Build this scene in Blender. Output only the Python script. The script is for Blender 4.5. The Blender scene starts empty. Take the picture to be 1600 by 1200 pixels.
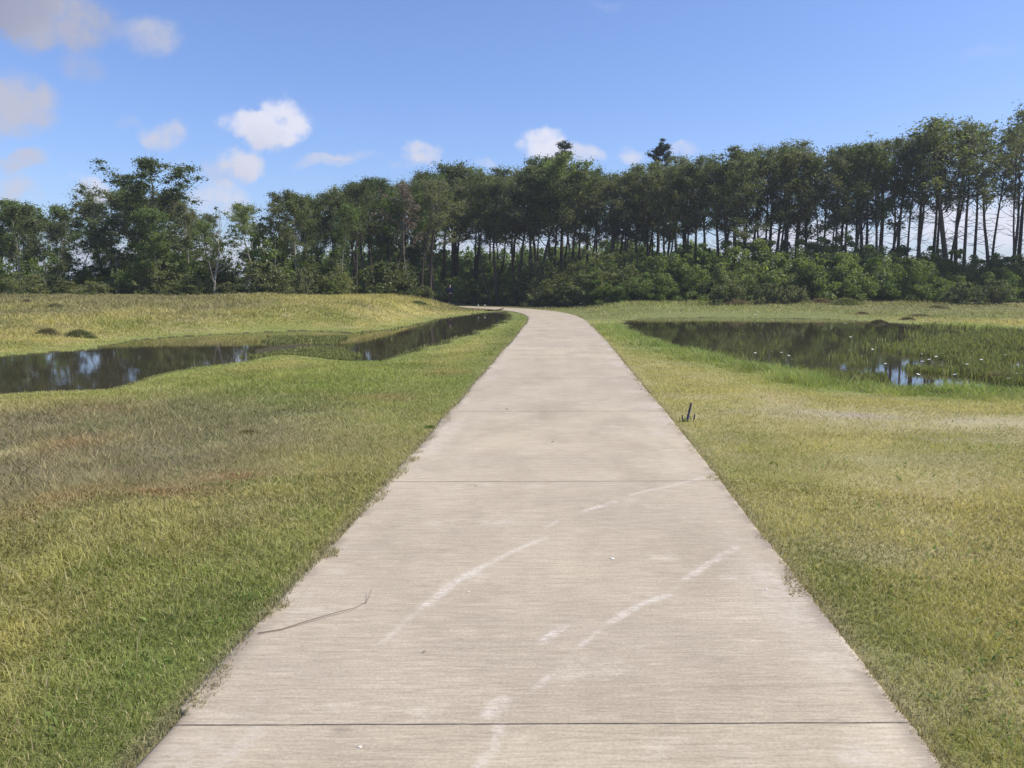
import bpy, bmesh, math, random
import numpy as np
from mathutils import Vector, Matrix

# ------------------------------------------------------------------ camera, sky, sun
SC = bpy.context.scene
COL = SC.collection
F, HZ, CAMZ = 1190.0, 445.0, 1.58          # focal length in photo pixels, horizon row, eye height
PITCH = math.atan((600 - HZ) / F)
cd = bpy.data.cameras.new('camera')
cd.sensor_width = 36.0
cd.lens = 36.0 * F / 1600.0
cd.clip_end = 20000
cd.clip_start = 0.05
cam = bpy.data.objects.new('camera', cd)
COL.objects.link(cam)
cam.location = (0, 0, CAMZ)
cam.rotation_euler = (math.pi / 2 - PITCH, 0, 0)
SC.camera = cam

SUN_AZ, SUN_EL = math.radians(94), math.radians(51)    # azimuth clockwise from the view direction (+Y)
sl = bpy.data.lights.new('sun', 'SUN')
sl.energy = 4.2
sl.angle = math.radians(0.53)
sl.color = (1.0, 0.95, 0.86)
so = bpy.data.objects.new('sun', sl)
COL.objects.link(so)
sdir = Vector((math.sin(SUN_AZ) * math.cos(SUN_EL), math.cos(SUN_AZ) * math.cos(SUN_EL), math.sin(SUN_EL)))
so.rotation_euler = sdir.to_track_quat('Z', 'Y').to_euler()
so.location = sdir * 60

SC.view_settings.view_transform = 'Standard'
SC.view_settings.look = 'None'
SC.view_settings.exposure = 0.35
SC.view_settings.gamma = 1.0
SC.render.engine = 'CYCLES'
SC.cycles.max_bounces = 6
SC.cycles.diffuse_bounces = 3
SC.cycles.glossy_bounces = 3
SC.cycles.transmission_bounces = 4
SC.cycles.sample_clamp_indirect = 4.0
SKY_STRENGTH = 0.115


def ray(px, py):
    """world direction through a photo pixel"""
    a, b = (px - 800) / F, (600 - py) / F
    c, s = math.cos(PITCH), math.sin(PITCH)
    return np.array([a, c + b * s, -s + b * c])


def G(px, py, z=0.0):
    d = ray(px, py)
    t = (z - CAMZ) / d[2]
    return np.array([d[0] * t, d[1] * t])


class NT:
    """small node tree writer"""
    def __init__(self, tree):
        self.t = tree
        self.n = tree.nodes
        self.l = tree.links

    def new(self, typ, **kw):
        o = self.n.new(typ)
        for k, v in kw.items():
            setattr(o, k, v)
        return o

    def set(self, sock, v):
        if v is None:
            return
        if hasattr(v, 'is_linked') or isinstance(v, bpy.types.NodeSocket):
            self.l.new(v, sock)
        else:
            sock.default_value = v

    def math(self, op, a, b=None, c=None, clamp=False):
        o = self.new('ShaderNodeMath', operation=op, use_clamp=clamp)
        self.set(o.inputs[0], a)
        self.set(o.inputs[1], b)
        self.set(o.inputs[2], c)
        return o.outputs[0]

    def smooth(self, v, lo, hi, a=0.0, b=1.0):
        o = self.new('ShaderNodeMapRange', interpolation_type='SMOOTHSTEP')
        for i, x in enumerate((v, lo, hi, a, b)):
            self.set(o.inputs[i], x)
        return o.outputs[0]

    def mix(self, fac, a, b, blend='MIX'):
        o = self.new('ShaderNodeMix', data_type='RGBA', blend_type=blend)
        self.set(o.inputs[0], fac)
        self.set(o.inputs[6], a)
        self.set(o.inputs[7], b)
        return o.outputs[2]

    def noise(self, vec, scale, detail=3.0, rough=0.55, dist=0.0):
        o = self.new('ShaderNodeTexNoise')
        self.set(o.inputs['Vector'], vec)
        o.inputs['Scale'].default_value = scale
        o.inputs['Detail'].default_value = detail
        o.inputs['Roughness'].default_value = rough
        o.inputs['Distortion'].default_value = dist
        return o

    def mapping(self, vec, scale=(1, 1, 1), loc=(0, 0, 0)):
        o = self.new('ShaderNodeMapping')
        self.set(o.inputs[0], vec)
        o.inputs['Scale'].default_value = scale
        o.inputs['Location'].default_value = loc
        return o.outputs[0]

    def ramp(self, v, stops):
        o = self.new('ShaderNodeValToRGB')
        e = o.color_ramp.elements
        while len(e) < len(stops):
            e.new(0.5)
        for k, (p, c) in zip(e, stops):
            k.position = p
            k.color = (*c, 1) if len(c) == 3 else c
        self.set(o.inputs[0], v)
        return o.outputs[0]


# world: Nishita sky with a scatter of small cumulus given by direction
W = bpy.data.worlds.new('World')
SC.world = W
W.use_nodes = True
nt = NT(W.node_tree)
nt.n.clear()
sky = nt.new('ShaderNodeTexSky', sky_type='NISHITA')
sky.sun_disc = False
sky.sun_elevation = SUN_EL
sky.sun_rotation = SUN_AZ
sky.altitude = 0
sky.air_density = 1.0
sky.dust_density = 1.0
sky.ozone_density = 2.2
tc = nt.new('ShaderNodeTexCoord')
sep = nt.new('ShaderNodeSeparateXYZ')
nt.l.new(tc.outputs['Generated'], sep.inputs[0])
yy = nt.math('MAXIMUM', sep.outputs[1], 0.02)
gu = nt.math('DIVIDE', sep.outputs[0], yy)
gv = nt.math('DIVIDE', sep.outputs[2], yy)
cmb = nt.new('ShaderNodeCombineXYZ')
nt.l.new(gu, cmb.inputs[0])
nt.l.new(gv, cmb.inputs[1])
warp = nt.noise(cmb.outputs[0], 11.0, 5.0, 0.6)
ws = nt.new('ShaderNodeSeparateXYZ')
nt.l.new(warp.outputs['Color'], ws.inputs[0])
wu = nt.math('MULTIPLY_ADD', nt.math('SUBTRACT', ws.outputs[0], 0.5), 0.085, gu)
wv = nt.math('MULTIPLY_ADD', nt.math('SUBTRACT', ws.outputs[1], 0.5), 0.07, gv)
CLOUDS = [  # photo px, py, half width, half height, strength, whiteness
    (80, 28, 110, 58, .95, 0.30), (238, 48, 80, 40, 0.62, 0.50), (22, 165, 82, 62, .95, 0.45),
    (130, 105, 50, 30, 0.40, 0.35), (0, 0, 90, 60, 0.9, 0.0), (255, 202, 52, 30, 0.72, 0.65), (195, 185, 30, 14, .35, .6), (440, 184, 62, 42, 1.15, 1.0),  # entry without whiteness paints the lens's corner darkening into the sky
    (385, 190, 40, 30, 0.9, 0.95), (415, 212, 60, 26, .75, .75), (372, 255, 50, 30, 0.95, 0.8), (345, 272, 60, 24, 0.5, 0.6),
    (520, 255, 85, 16, 0.55, 0.7), (560, 243, 50, 12, .4, .7), (658, 236, 40, 30, 0.85, 0.8), (640, 256, 40, 16, .4, .7),
    (848, 222, 46, 36, 1.1, 1.0), (895, 238, 58, 24, 0.75, 0.85), (990, 238, 36, 18, 0.65, 0.85), (1065, 235, 30, 18, 0.5, 0.8),
    (140, 295, 32, 30, 0.95, 0.85), (340, 312, 70, 34, 0.7, 0.8), (40, 262, 48, 26, 0.8, 0.5), (20, 310, 60, 30, 0.6, 0.6),
    (260, 255, 40, 18, 0.35, 0.6), (755, 250, 30, 12, 0.45, 0.8), (1540, 88, 60, 14, 0.22, 0.8), (950, 4, 40, 10, .25, .8),
    (1540, 345, 190, 62, 0.95, 1.0), (1250, 380, 200, 40, 0.8, 0.9), (800, 390, 300, 45, 0.6, 0.85), (300, 395, 300, 40, .6, .8),
    (-260, 180, 220, 130, .9, .5), (1900, 250, 150, 50, .7, .9), (2300, 140, 200, 60, .6, .9), (-700, 60, 260, 110, .9, .6),
]
tot, wht = None, None
for (px, py, a, b, s, wv_) in CLOUDS:
    d = ray(px, py)
    u0, v0 = d[0] / d[1], d[2] / d[1]
    a, b = (a * 0.9, b * 0.9) if px > 100 else (a, b)
    eu = nt.math('MULTIPLY', nt.math('SUBTRACT', wu, float(u0)), F / a)
    ev = nt.math('MULTIPLY', nt.math('SUBTRACT', wv, float(v0)), F / b)
    e = nt.math('ADD', nt.math('MULTIPLY', eu, eu), nt.math('MULTIPLY', ev, ev))
    m = nt.smooth(e, 1.15, 0.0, 0.0, s)
    w = nt.math('MULTIPLY', m, wv_)
    tot = m if tot is None else nt.math('ADD', tot, m)
    wht = w if wht is None else nt.math('ADD', wht, w)
fine = nt.noise(cmb.outputs[0], 26.0, 6.0, 0.62)
dens = nt.math('MULTIPLY', tot, nt.math('MULTIPLY_ADD', fine.outputs['Fac'], 2.9, -0.42))
alpha = nt.smooth(dens, 0.02, 1.15, 0.0, 0.90)
front = nt.smooth(sep.outputs[1], 0.05, 0.25)
alpha = nt.math('MULTIPLY', alpha, front)
white = nt.math('DIVIDE', wht, nt.math('ADD', tot, 0.001), clamp=True)
K = 1.0 / SKY_STRENGTH
ccol = nt.mix(white, (0.24 * K, 0.25 * K, 0.33 * K, 1), (0.66 * K, 0.66 * K, 0.74 * K, 1))
tint = nt.mix(1.0, sky.outputs[0], (0.86, 0.96, 1.27, 1), 'MULTIPLY')
skymix = nt.mix(alpha, tint, ccol)
bg = nt.new('ShaderNodeBackground')
nt.l.new(skymix, bg.inputs[0])
bg.inputs[1].default_value = SKY_STRENGTH
wo = nt.new('ShaderNodeOutputWorld')
nt.l.new(bg.outputs[0], wo.inputs[0])
W.cycles.sampling_method = 'MANUAL'
W.cycles.sample_map_resolution = 512

# ------------------------------------------------------------------ helpers
RNG = np.random.default_rng(7)


def smoothstep(a, b, x):
    t = np.clip((x - a) / (b - a), 0, 1)
    return t * t * (3 - 2 * t)


_perm = np.random.default_rng(3).permutation(512)


def _hash(ix, iy):
    return _perm[(_perm[ix % 512] + iy) % 512] / 511.0


def vnoise(x, y, s):
    x = np.asarray(x) / s + 1000.3
    y = np.asarray(y) / s + 1000.7
    ix, iy = np.floor(x).astype(int), np.floor(y).astype(int)
    fx, fy = x - ix, y - iy
    fx, fy = fx * fx * (3 - 2 * fx), fy * fy * (3 - 2 * fy)
    return (_hash(ix, iy) * (1 - fx) + _hash(ix + 1, iy) * fx) * (1 - fy) + (_hash(ix, iy + 1) * (1 - fx) + _hash(ix + 1, iy + 1) * fx) * fy


def fbm(x, y, s, n=4):
    v, a, t = 0, 1.0, 0
    for i in range(n):
        v = v + a * vnoise(x + 17.1 * i, y - 9.7 * i, s)
        t += a
        a *= 0.5
        s *= 0.5
    return v / t


def build(name, V, faces, mat, parent=None, smooth=False, attrs=None, cols=None, uv=None, loc=None):
    """one mesh object from numpy vertices and a list of (k x n) index arrays"""
    me = bpy.data.meshes.new(name)
    V = np.asarray(V, dtype=np.float32)
    fl = [np.asarray(f, dtype=np.int32) for f in faces if len(f)]
    loops = np.concatenate([f.ravel() for f in fl])
    counts = np.concatenate([np.full(len(f), f.shape[1], dtype=np.int32) for f in fl])
    starts = np.concatenate([[0], np.cumsum(counts)[:-1]]).astype(np.int32)
    me.vertices.add(len(V))
    me.vertices.foreach_set('co', V.ravel())
    me.loops.add(len(loops))
    me.loops.foreach_set('vertex_index', loops)
    me.polygons.add(len(counts))
    me.polygons.foreach_set('loop_start', starts)
    me.polygons.foreach_set('loop_total', counts)
    if smooth:
        me.polygons.foreach_set('use_smooth', np.ones(len(counts), dtype=bool))
    me.update(calc_edges=True)
    if cols is not None:
        a = me.attributes.new('Col', 'FLOAT_COLOR', 'POINT')
        c = np.ones((len(V), 4), dtype=np.float32)
        c[:, :3] = cols
        a.data.foreach_set('color', c.ravel())
    for k, v in (attrs or {}).items():
        a = me.attributes.new(k, 'FLOAT', 'POINT')
        a.data.foreach_set('value', np.asarray(v, dtype=np.float32))
    if uv is not None:
        l = me.uv_layers.new(name='UVMap')
        l.data.foreach_set('uv', np.asarray(uv, dtype=np.float32)[loops].ravel())
    me.validate()
    if mat is not None:
        me.materials.append(mat)
    o = bpy.data.objects.new(name, me)
    COL.objects.link(o)
    if parent is not None:
        o.parent = parent
    if loc is not None:
        o.location = loc
    return o


def tag(o, label=None, cat=None, group=None, kind=None):
    for k, v in (('label', label), ('category', cat), ('group', group), ('kind', kind)):
        if v:
            o[k] = v
    return o


def empty(name, loc=(0, 0, 0), rz=0.0):
    o = bpy.data.objects.new(name, None)
    o.empty_display_size = 0.2
    COL.objects.link(o)
    o.location = loc
    o.rotation_euler = (0, 0, rz)
    return o


def copy_tree(root):
    r = root.copy()
    COL.objects.link(r)
    for ch in root.children:
        c = ch.copy()
        COL.objects.link(c)
        c.parent = r
        for g in ch.children:
            d = g.copy()
            COL.objects.link(d)
            d.parent = c
    for k in ('label', 'group', 'category'):
        if k in r:
            del r[k]
    return r


# ------------------------------------------------------------------ path line
WL = -0.14                        # water level
CL = np.array([[-0.35, -6.0], [-0.10, 0.0], [0.0858, 2.45], [0.36, 6.1], [0.575, 9.4], [0.80, 13.1], [1.30, 21.0], [1.75, 29.0], [2.1, 36.0], [2.15, 42.0],
               [1.55, 48.0], [0.1, 53.0], [-2.6, 57.6], [-6.8, 61.4], [-13.0, 64.3], [-24.0, 66.5], [-45.0, 68.0]])


def catmull(P, step):
    out = []
    for i in range(len(P) - 1):
        p0, p1, p2, p3 = P[max(i - 1, 0)], P[i], P[i + 1], P[min(i + 2, len(P) - 1)]
        n = max(2, int(np.linalg.norm(p2 - p1) / step))
        for k in range(n):
            t = k / n
            out.append(0.5 * ((2 * p1) + (-p0 + p2) * t + (2 * p0 - 5 * p1 + 4 * p2 - p3) * t * t + (-p0 + 3 * p1 - 3 * p2 + p3) * t ** 3))
    out.append(P[-1])
    return np.array(out)


FINE = catmull(CL, 0.05)
seg = np.linalg.norm(np.diff(FINE, axis=0), axis=1)
ARC = np.concatenate([[0], np.cumsum(seg)])
TAN = np.gradient(FINE, axis=0)
TAN /= np.linalg.norm(TAN, axis=1)[:, None]
HW = 1.35


def path_x(y):
    return np.interp(y, FINE[:, 1], FINE[:, 0])


def path_d(x, y):
    """distance to the path's middle line (it runs on in y throughout)"""
    c = np.interp(y, FINE[:, 1], TAN[:, 1])
    return np.abs(x - path_x(y)) * c, np.sign(x - path_x(y))


def path_z(y):
    return -0.10 * smoothstep(20, 45, y)


J0, J1 = [float(np.interp(G(864, y)[1], FINE[:, 1], ARC)) for y in (1131, 752)]
SLAB = J1 - J0

# ------------------------------------------------------------------ materials
def new_mat(name):
    m = bpy.data.materials.new(name)
    m.use_nodes = True
    t = NT(m.node_tree)
    t.n.clear()
    out = t.new('ShaderNodeOutputMaterial')
    return m, t, out


def principled(t, out, base, rough=0.6, spec=0.3, bump=None, bstr=0.3, bdist=0.01):
    p = t.new('ShaderNodeBsdfPrincipled')
    t.set(p.inputs['Base Color'], base if not isinstance(base, tuple) else (*base, 1)[:4])
    t.set(p.inputs['Roughness'], rough)
    p.inputs['Specular IOR Level'].default_value = spec
    if bump is not None:
        b = t.new('ShaderNodeBump')
        b.inputs['Strength'].default_value = bstr
        b.inputs['Distance'].default_value = bdist
        t.set(b.inputs['Height'], bump)
        t.l.new(b.outputs[0], p.inputs['Normal'])
    t.l.new(p.outputs[0], out.inputs[0])
    return p


def simple_mat(name, col, rough=0.6, var=0.25, scale=20.0):
    m, t, out = new_mat(name)
    g = t.new('ShaderNodeTexCoord')
    n = t.noise(g.outputs['Object'], scale, 4)
    c = t.mix(n.outputs['Fac'], tuple(x * (1 - var) for x in col) + (1,), tuple(x * (1 + var) for x in col) + (1,))
    principled(t, out, c, rough, 0.3, n.outputs['Fac'], 0.3, 0.005)
    return m


def leaf_mat(name, dark, light, trans=0.35, rough=0.5, spec=0.35, hue=0.03):
    """foliage: two greens mixed leaf by leaf, shifted a little from plant to plant, with light passing through"""
    m, t, out = new_mat(name)
    at = t.new('ShaderNodeAttribute', attribute_name='rnd')
    oi = t.new('ShaderNodeObjectInfo')
    c = t.mix(at.outputs['Fac'], (*dark, 1), (*light, 1))
    hs = t.new('ShaderNodeHueSaturation')
    t.set(hs.inputs['Hue'], t.math('MULTIPLY_ADD', oi.outputs['Random'], -hue, 0.5 + hue * 0.5))
    t.set(hs.inputs['Value'], t.math('MULTIPLY_ADD', oi.outputs['Random'], 0.5, 0.75))
    t.set(hs.inputs['Saturation'], t.math('MULTIPLY_ADD', oi.outputs['Random'], -0.25, 1.08))
    t.l.new(c, hs.inputs['Color'])
    p = t.new('ShaderNodeBsdfPrincipled')
    t.l.new(hs.outputs[0], p.inputs['Base Color'])
    p.inputs['Roughness'].default_value = rough
    p.inputs['Specular IOR Level'].default_value = spec
    tr = t.new('ShaderNodeBsdfTranslucent')
    yel = t.mix(1.0, hs.outputs[0], (1.25, 1.35, 0.55, 1), 'MULTIPLY')
    t.l.new(yel, tr.inputs[0])
    mx = t.new('ShaderNodeMixShader')
    mx.inputs[0].default_value = trans
    t.l.new(p.outputs[0], mx.inputs[1])
    t.l.new(tr.outputs[0], mx.inputs[2])
    t.l.new(mx.outputs[0], out.inputs[0])
    return m


def bark_mat(name, dark, light):
    m, t, out = new_mat(name)
    g = t.new('ShaderNodeTexCoord')
    v = t.mapping(g.outputs['Object'], (9, 9, 1.6))
    n = t.noise(v, 1.6, 6, 0.65)
    n2 = t.noise(g.outputs['Object'], 0.7, 3)
    f = t.math('ADD', t.math('MULTIPLY', n.outputs['Fac'], 0.7), t.math('MULTIPLY', n2.outputs['Fac'], 0.4), clamp=True)
    c = t.ramp(f, [(0.3, dark), (0.75, light)])
    principled(t, out, c, 0.85, 0.2, n.outputs['Fac'], 0.8, 0.03)
    return m


def grass_mat(name, trans=0.35, rough=0.7, spec=0.10):
    m, t, out = new_mat(name)
    at = t.new('ShaderNodeAttribute', attribute_name='Col')
    p = t.new('ShaderNodeBsdfPrincipled')
    t.l.new(at.outputs['Color'], p.inputs['Base Color'])
    p.inputs['Roughness'].default_value = rough
    p.inputs['Specular IOR Level'].default_value = spec
    tr = t.new('ShaderNodeBsdfTranslucent')
    t.l.new(t.mix(1.0, at.outputs['Color'], (1.15, 1.2, 0.7, 1), 'MULTIPLY'), tr.inputs[0])
    mx = t.new('ShaderNodeMixShader')
    mx.inputs[0].default_value = trans
    t.l.new(p.outputs[0], mx.inputs[1])
    t.l.new(tr.outputs[0], mx.inputs[2])
    t.l.new(mx.outputs[0], out.inputs[0])
    return m


def ground_mat():
    m, t, out = new_mat('turf_soil')
    at = t.new('ShaderNodeAttribute', attribute_name='Col')
    g = t.new('ShaderNodeTexCoord')
    n = t.noise(g.outputs['Object'], 30.0, 6, 0.7)
    n2 = t.noise(g.outputs['Object'], 3.0, 5, 0.6)
    k = t.math('MULTIPLY_ADD', n.outputs['Fac'], 0.9, 0.45)
    k = t.math('MULTIPLY', k, t.math('MULTIPLY_ADD', n2.outputs['Fac'], 0.5, 0.7))
    v = t.new('ShaderNodeVectorMath', operation='SCALE')
    t.l.new(at.outputs['Color'], v.inputs[0])
    t.l.new(k, v.inputs['Scale'])
    principled(t, out, v.outputs[0], 0.9, 0.1, n.outputs['Fac'], 0.6, 0.03)
    return m


def concrete_mat():
    m, t, out = new_mat('broomed_concrete')
    uv = t.new('ShaderNodeUVMap', uv_map='UVMap')
    mk = t.new('ShaderNodeAttribute', attribute_name='mark')
    st = t.new('ShaderNodeAttribute', attribute_name='stain')
    sx = t.new('ShaderNodeSeparateXYZ')
    t.l.new(uv.outputs[0], sx.inputs[0])
    wob = t.noise(uv.outputs[0], 2.5, 4, 0.6)
    vj = t.math('MULTIPLY_ADD', t.math('SUBTRACT', wob.outputs['Fac'], 0.5), 0.010, sx.outputs[1])
    cell = t.math('FRACT', t.math('ADD', t.math('DIVIDE', vj, SLAB), 0.5))
    jd = t.math('MULTIPLY', t.math('ABSOLUTE', t.math('SUBTRACT', cell, 0.5)), SLAB)
    jw = t.math('MULTIPLY_ADD', t.math('MAXIMUM', sx.outputs[1], 0.0), 0.0006, 0.0052)
    jfac = t.smooth(t.math('DIVIDE', jd, jw), 0.4, 1.15, 1.0, 0.0)
    U = uv.outputs[0]
    broom = t.noise(t.mapping(U, (7, 75, 1)), 1.0, 5, 0.75)
    broom2 = t.noise(t.mapping(U, (2.2, 30, 1)), 1.0, 5, 0.7)
    speck = t.noise(U, 70.0, 4, 0.8)
    blot = t.noise(t.mapping(U, (1.2, 0.8, 1)), 1.0, 5, 0.6, 0.4)
    blot2 = t.noise(t.mapping(U, (0.35, 0.9, 1), (4, 7, 0)), 1.0, 4, 0.6)
    streak = t.noise(t.mapping(U, (3.2, 0.10, 1), (2, 0, 0)), 1.0, 3, 0.5)
    base = t.ramp(blot.outputs['Fac'], [(0.25, (0.325, 0.266, 0.186)), (0.5, (0.425, 0.353, 0.247)), (0.78, (0.52, 0.438, 0.310))])
    base = t.mix(t.smooth(blot2.outputs['Fac'], 0.4, 0.7, 0, 0.55), base, (0.355, 0.292, 0.218, 1))
    base = t.mix(t.smooth(streak.outputs['Fac'], 0.48, 0.72, 0, 0.16), base, (0.54, 0.462, 0.335, 1))
    wn = t.new('ShaderNodeTexWhiteNoise', noise_dimensions='1D')
    t.l.new(t.math('FLOOR', t.math('DIVIDE', vj, SLAB)), wn.inputs['W'])
    base = t.mix(t.math('MULTIPLY', wn.outputs['Value'], 0.35), base, (0.36, 0.295, 0.225, 1))
    pits = t.noise(t.mapping(U, (9, 22, 1), (3, 1, 0)), 1.0, 3, 0.7)
    base = t.mix(t.smooth(pits.outputs['Fac'], 0.66, 0.76, 0, 0.5), base, (0.19, 0.155, 0.12, 1))
    pale = t.noise(t.mapping(U, (2.0, 3.2, 1), (8, 2, 0)), 1.0, 6, 0.75)
    base = t.mix(t.smooth(pale.outputs['Fac'], 0.54, 0.72, 0, 0.5), base, (0.55, 0.475, 0.37, 1))
    k = t.math('MULTIPLY_ADD', t.math('SUBTRACT', broom.outputs['Fac'], 0.5), 1.05, 1.0)
    k = t.math('MULTIPLY', k, t.math('MULTIPLY_ADD', t.math('SUBTRACT', broom2.outputs['Fac'], 0.5), 0.60, 1.0))
    k = t.math('MULTIPLY', k, t.math('MULTIPLY_ADD', t.math('SUBTRACT', speck.outputs['Fac'], 0.5), 0.95, 1.0))
    v = t.new('ShaderNodeVectorMath', operation='SCALE')
    t.l.new(base, v.inputs[0])
    t.l.new(k, v.inputs['Scale'])
    n3 = t.noise(t.mapping(U, (22, 60, 1)), 1.0, 5, 0.8)
    brk = t.noise(t.mapping(U, (9, 13, 1), (1, 4, 0)), 1.0, 4, 0.75)
    mm = t.math('MULTIPLY', t.math('MULTIPLY', mk.outputs['Fac'], t.smooth(brk.outputs['Fac'], 0.36, 0.56, 0.25, 1.1)), t.smooth(n3.outputs['Fac'], 0.36, 0.60, 0.0, 0.85), clamp=True)
    c = t.mix(mm, v.outputs[0], (0.62, 0.55, 0.46, 1))
    ss = t.math('MULTIPLY', st.outputs['Fac'], t.math('MULTIPLY_ADD', n3.outputs['Fac'], 0.8, 0.4), clamp=True)
    c = t.mix(ss, c, (0.20, 0.155, 0.12, 1))
    crumble = t.noise(t.mapping(U, (6, 3, 1)), 1.0, 3, 0.6)
    jj = t.math('MULTIPLY', jfac, t.smooth(crumble.outputs['Fac'], 0.3, 0.55, 0.45, 0.95), clamp=True)
    c = t.mix(jj, c, (0.07, 0.058, 0.045, 1))
    h = t.math('ADD', t.math('MULTIPLY', broom.outputs['Fac'], 1.0), t.math('MULTIPLY', speck.outputs['Fac'], 0.6))
    h = t.math('SUBTRACT', h, t.math('MULTIPLY', jfac, 2.5))
    principled(t, out, c, 0.82, 0.25, h, 0.55, 0.004)
    return m


def water_mat():
    m, t, out = new_mat('pond_water')
    g = t.new('ShaderNodeTexCoord')
    n = t.noise(t.mapping(g.outputs['Object'], (1.0, 1.0, 1)), 5.0, 3, 0.5)
    n2 = t.noise(g.outputs['Object'], 0.6, 2, 0.5)
    f = t.math('MULTIPLY', n.outputs['Fac'], t.smooth(n2.outputs['Fac'], 0.3, 0.7, 0.15, 1.0))
    c = t.mix(n2.outputs['Fac'], (0.040, 0.034, 0.018, 1), (0.062, 0.050, 0.027, 1))
    p = principled(t, out, c, 0.03, 0.5, f, 0.05, 0.02)
    p.inputs['IOR'].default_value = 1.33
    return m


M_GROUND, M_GRASS, M_CONC, M_WATER = ground_mat(), grass_mat('grass_blade'), concrete_mat(), water_mat()
M_LEAF = leaf_mat('oak_leaf', (0.066, 0.092, 0.038), (0.195, 0.215, 0.085), 0.46)
M_LEAF_OLIVE = leaf_mat('olive_leaf', (0.088, 0.102, 0.052), (0.225, 0.230, 0.105), 0.48)
M_LEAF_FRESH = leaf_mat('fresh_leaf', (0.085, 0.125, 0.040), (0.240, 0.290, 0.092), 0.5)
M_LEAF_UNDER = leaf_mat('brightened_under_leaf', (0.14, 0.19, 0.06), (0.30, 0.37, 0.12), 0.55)  # undergrowth leaf brightened in place of light reaching inside the wood
M_LEAF_THICKET = leaf_mat('thicket_leaf', (0.105, 0.148, 0.046), (0.285, 0.335, 0.105), 0.5)
M_LEAF_SCRUB = leaf_mat('scrub_leaf', (0.125, 0.145, 0.058), (0.285, 0.295, 0.115), 0.48)
M_LEAF_PALE = leaf_mat('pale_leaf', (0.10, 0.125, 0.045), (0.21, 0.215, 0.085), 0.35)
M_LEAF_BROWN = leaf_mat('withered_leaf', (0.12, 0.095, 0.065), (0.22, 0.16, 0.10), 0.2)
M_NEEDLE = leaf_mat('pine_needle', (0.028, 0.050, 0.026), (0.065, 0.085, 0.042), 0.15)
M_BARK = bark_mat('dark_bark', (0.035, 0.028, 0.022), (0.10, 0.08, 0.062))
M_BARK_GREY = bark_mat('grey_bark', (0.07, 0.06, 0.05), (0.19, 0.165, 0.14))
M_BARK_PALE = bark_mat('pale_bark', (0.17, 0.15, 0.12), (0.42, 0.38, 0.32))

# ------------------------------------------------------------------ ponds
LP = [(-900, 640), (-500, 628), (-150, 612), (0, 607), (90, 604), (170, 600), (230, 581), (300, 569), (380, 558), (440, 549), (500, 550), (545, 553), (590, 551),
      (630, 541), (680, 529), (730, 516), (770, 504), (795, 492), (792, 486.5), (750, 489.5), (700, 497), (660, 506), (610, 515), (560, 521), (520, 519),
      (470, 517), (400, 519), (310, 524), (200, 533), (150, 545), (0, 558), (-150, 566), (-500, 580), (-900, 590)]
RP = [(972, 501), (1010, 497.5), (1050, 496.5), (1160, 496.5), (1300, 499), (1400, 505), (1500, 512), (1620, 520), (1800, 528), (2200, 538), (2600, 600), (2000, 612),
      (1800, 606), (1620, 601), (1460, 598), (1330, 590), (1240, 571), (1150, 554), (1080, 541), (1000, 519), (980, 508)]


def world_poly(P, near, k):
    # the near rim seen in the photo is the top of its grass: the water starts a little before it
    W_ = np.array([G(a, b + (np.interp(a, [480, 560], k) * (b - HZ) if i in near else 0), WL) for i, (a, b) in enumerate(P)])
    n = len(W_)
    out = []
    for i in range(n):                      # wobble the bank
        a, b = W_[i], W_[(i + 1) % n]
        k = max(1, int(np.linalg.norm(b - a) / 0.6))
        for j in range(k):
            p = a + (b - a) * j / k
            out.append(p + 0.25 * np.array([vnoise(p[0], p[1], 0.9) - 0.5, vnoise(p[0] + 50, p[1], 0.9) - 0.5]) * (1 + 0.04 * p[1]))
    return np.array(out)


def sdf(P, x, y):
    """signed distance to a polygon, negative inside"""
    shp = np.shape(x)
    x, y = np.ravel(x), np.ravel(y)
    best = np.full(x.shape, 1e9)
    inside = np.zeros(x.shape, bool)
    n = len(P)
    lo, hi = P.min(0) - 12, P.max(0) + 12
    sel = np.where((x > lo[0]) & (x < hi[0]) & (y > lo[1]) & (y < hi[1]))[0]
    xs, ys = x[sel], y[sel]
    bs, ins = best[sel], inside[sel]
    for i in range(n):
        ax, ay = P[i]
        bx, by = P[(i + 1) % n]
        dx, dy = bx - ax, by - ay
        t = np.clip(((xs - ax) * dx + (ys - ay) * dy) / (dx * dx + dy * dy + 1e-12), 0, 1)
        bs = np.minimum(bs, (xs - ax - t * dx) ** 2 + (ys - ay - t * dy) ** 2)
        c = (ay > ys) != (by > ys)
        ins ^= c & (xs < (bx - ax) * (ys - ay) / (by - ay + 1e-12) + ax)
    best[sel] = bs
    inside[sel] = ins
    d = np.sqrt(best)
    return np.where(inside, -d, d).reshape(shp)


PL, PR = world_poly(LP, range(0, 18), (0.05, 0.13)), world_poly(RP, range(11, 21), (0.09, 0.09))


def pond_d(x, y):
    return sdf(PL, x, y), sdf(PR, x, y)


def blob(x, y, px, py, rx, ry, z=0.0):
    c = G(px, py, z)
    dist = c[1]
    ax = rx / F * dist
    ay = ry * dist * dist / (F * CAMZ)
    return np.exp(-(((x - c[0]) / ax) ** 2 + ((y - c[1]) / ay) ** 2))


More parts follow.
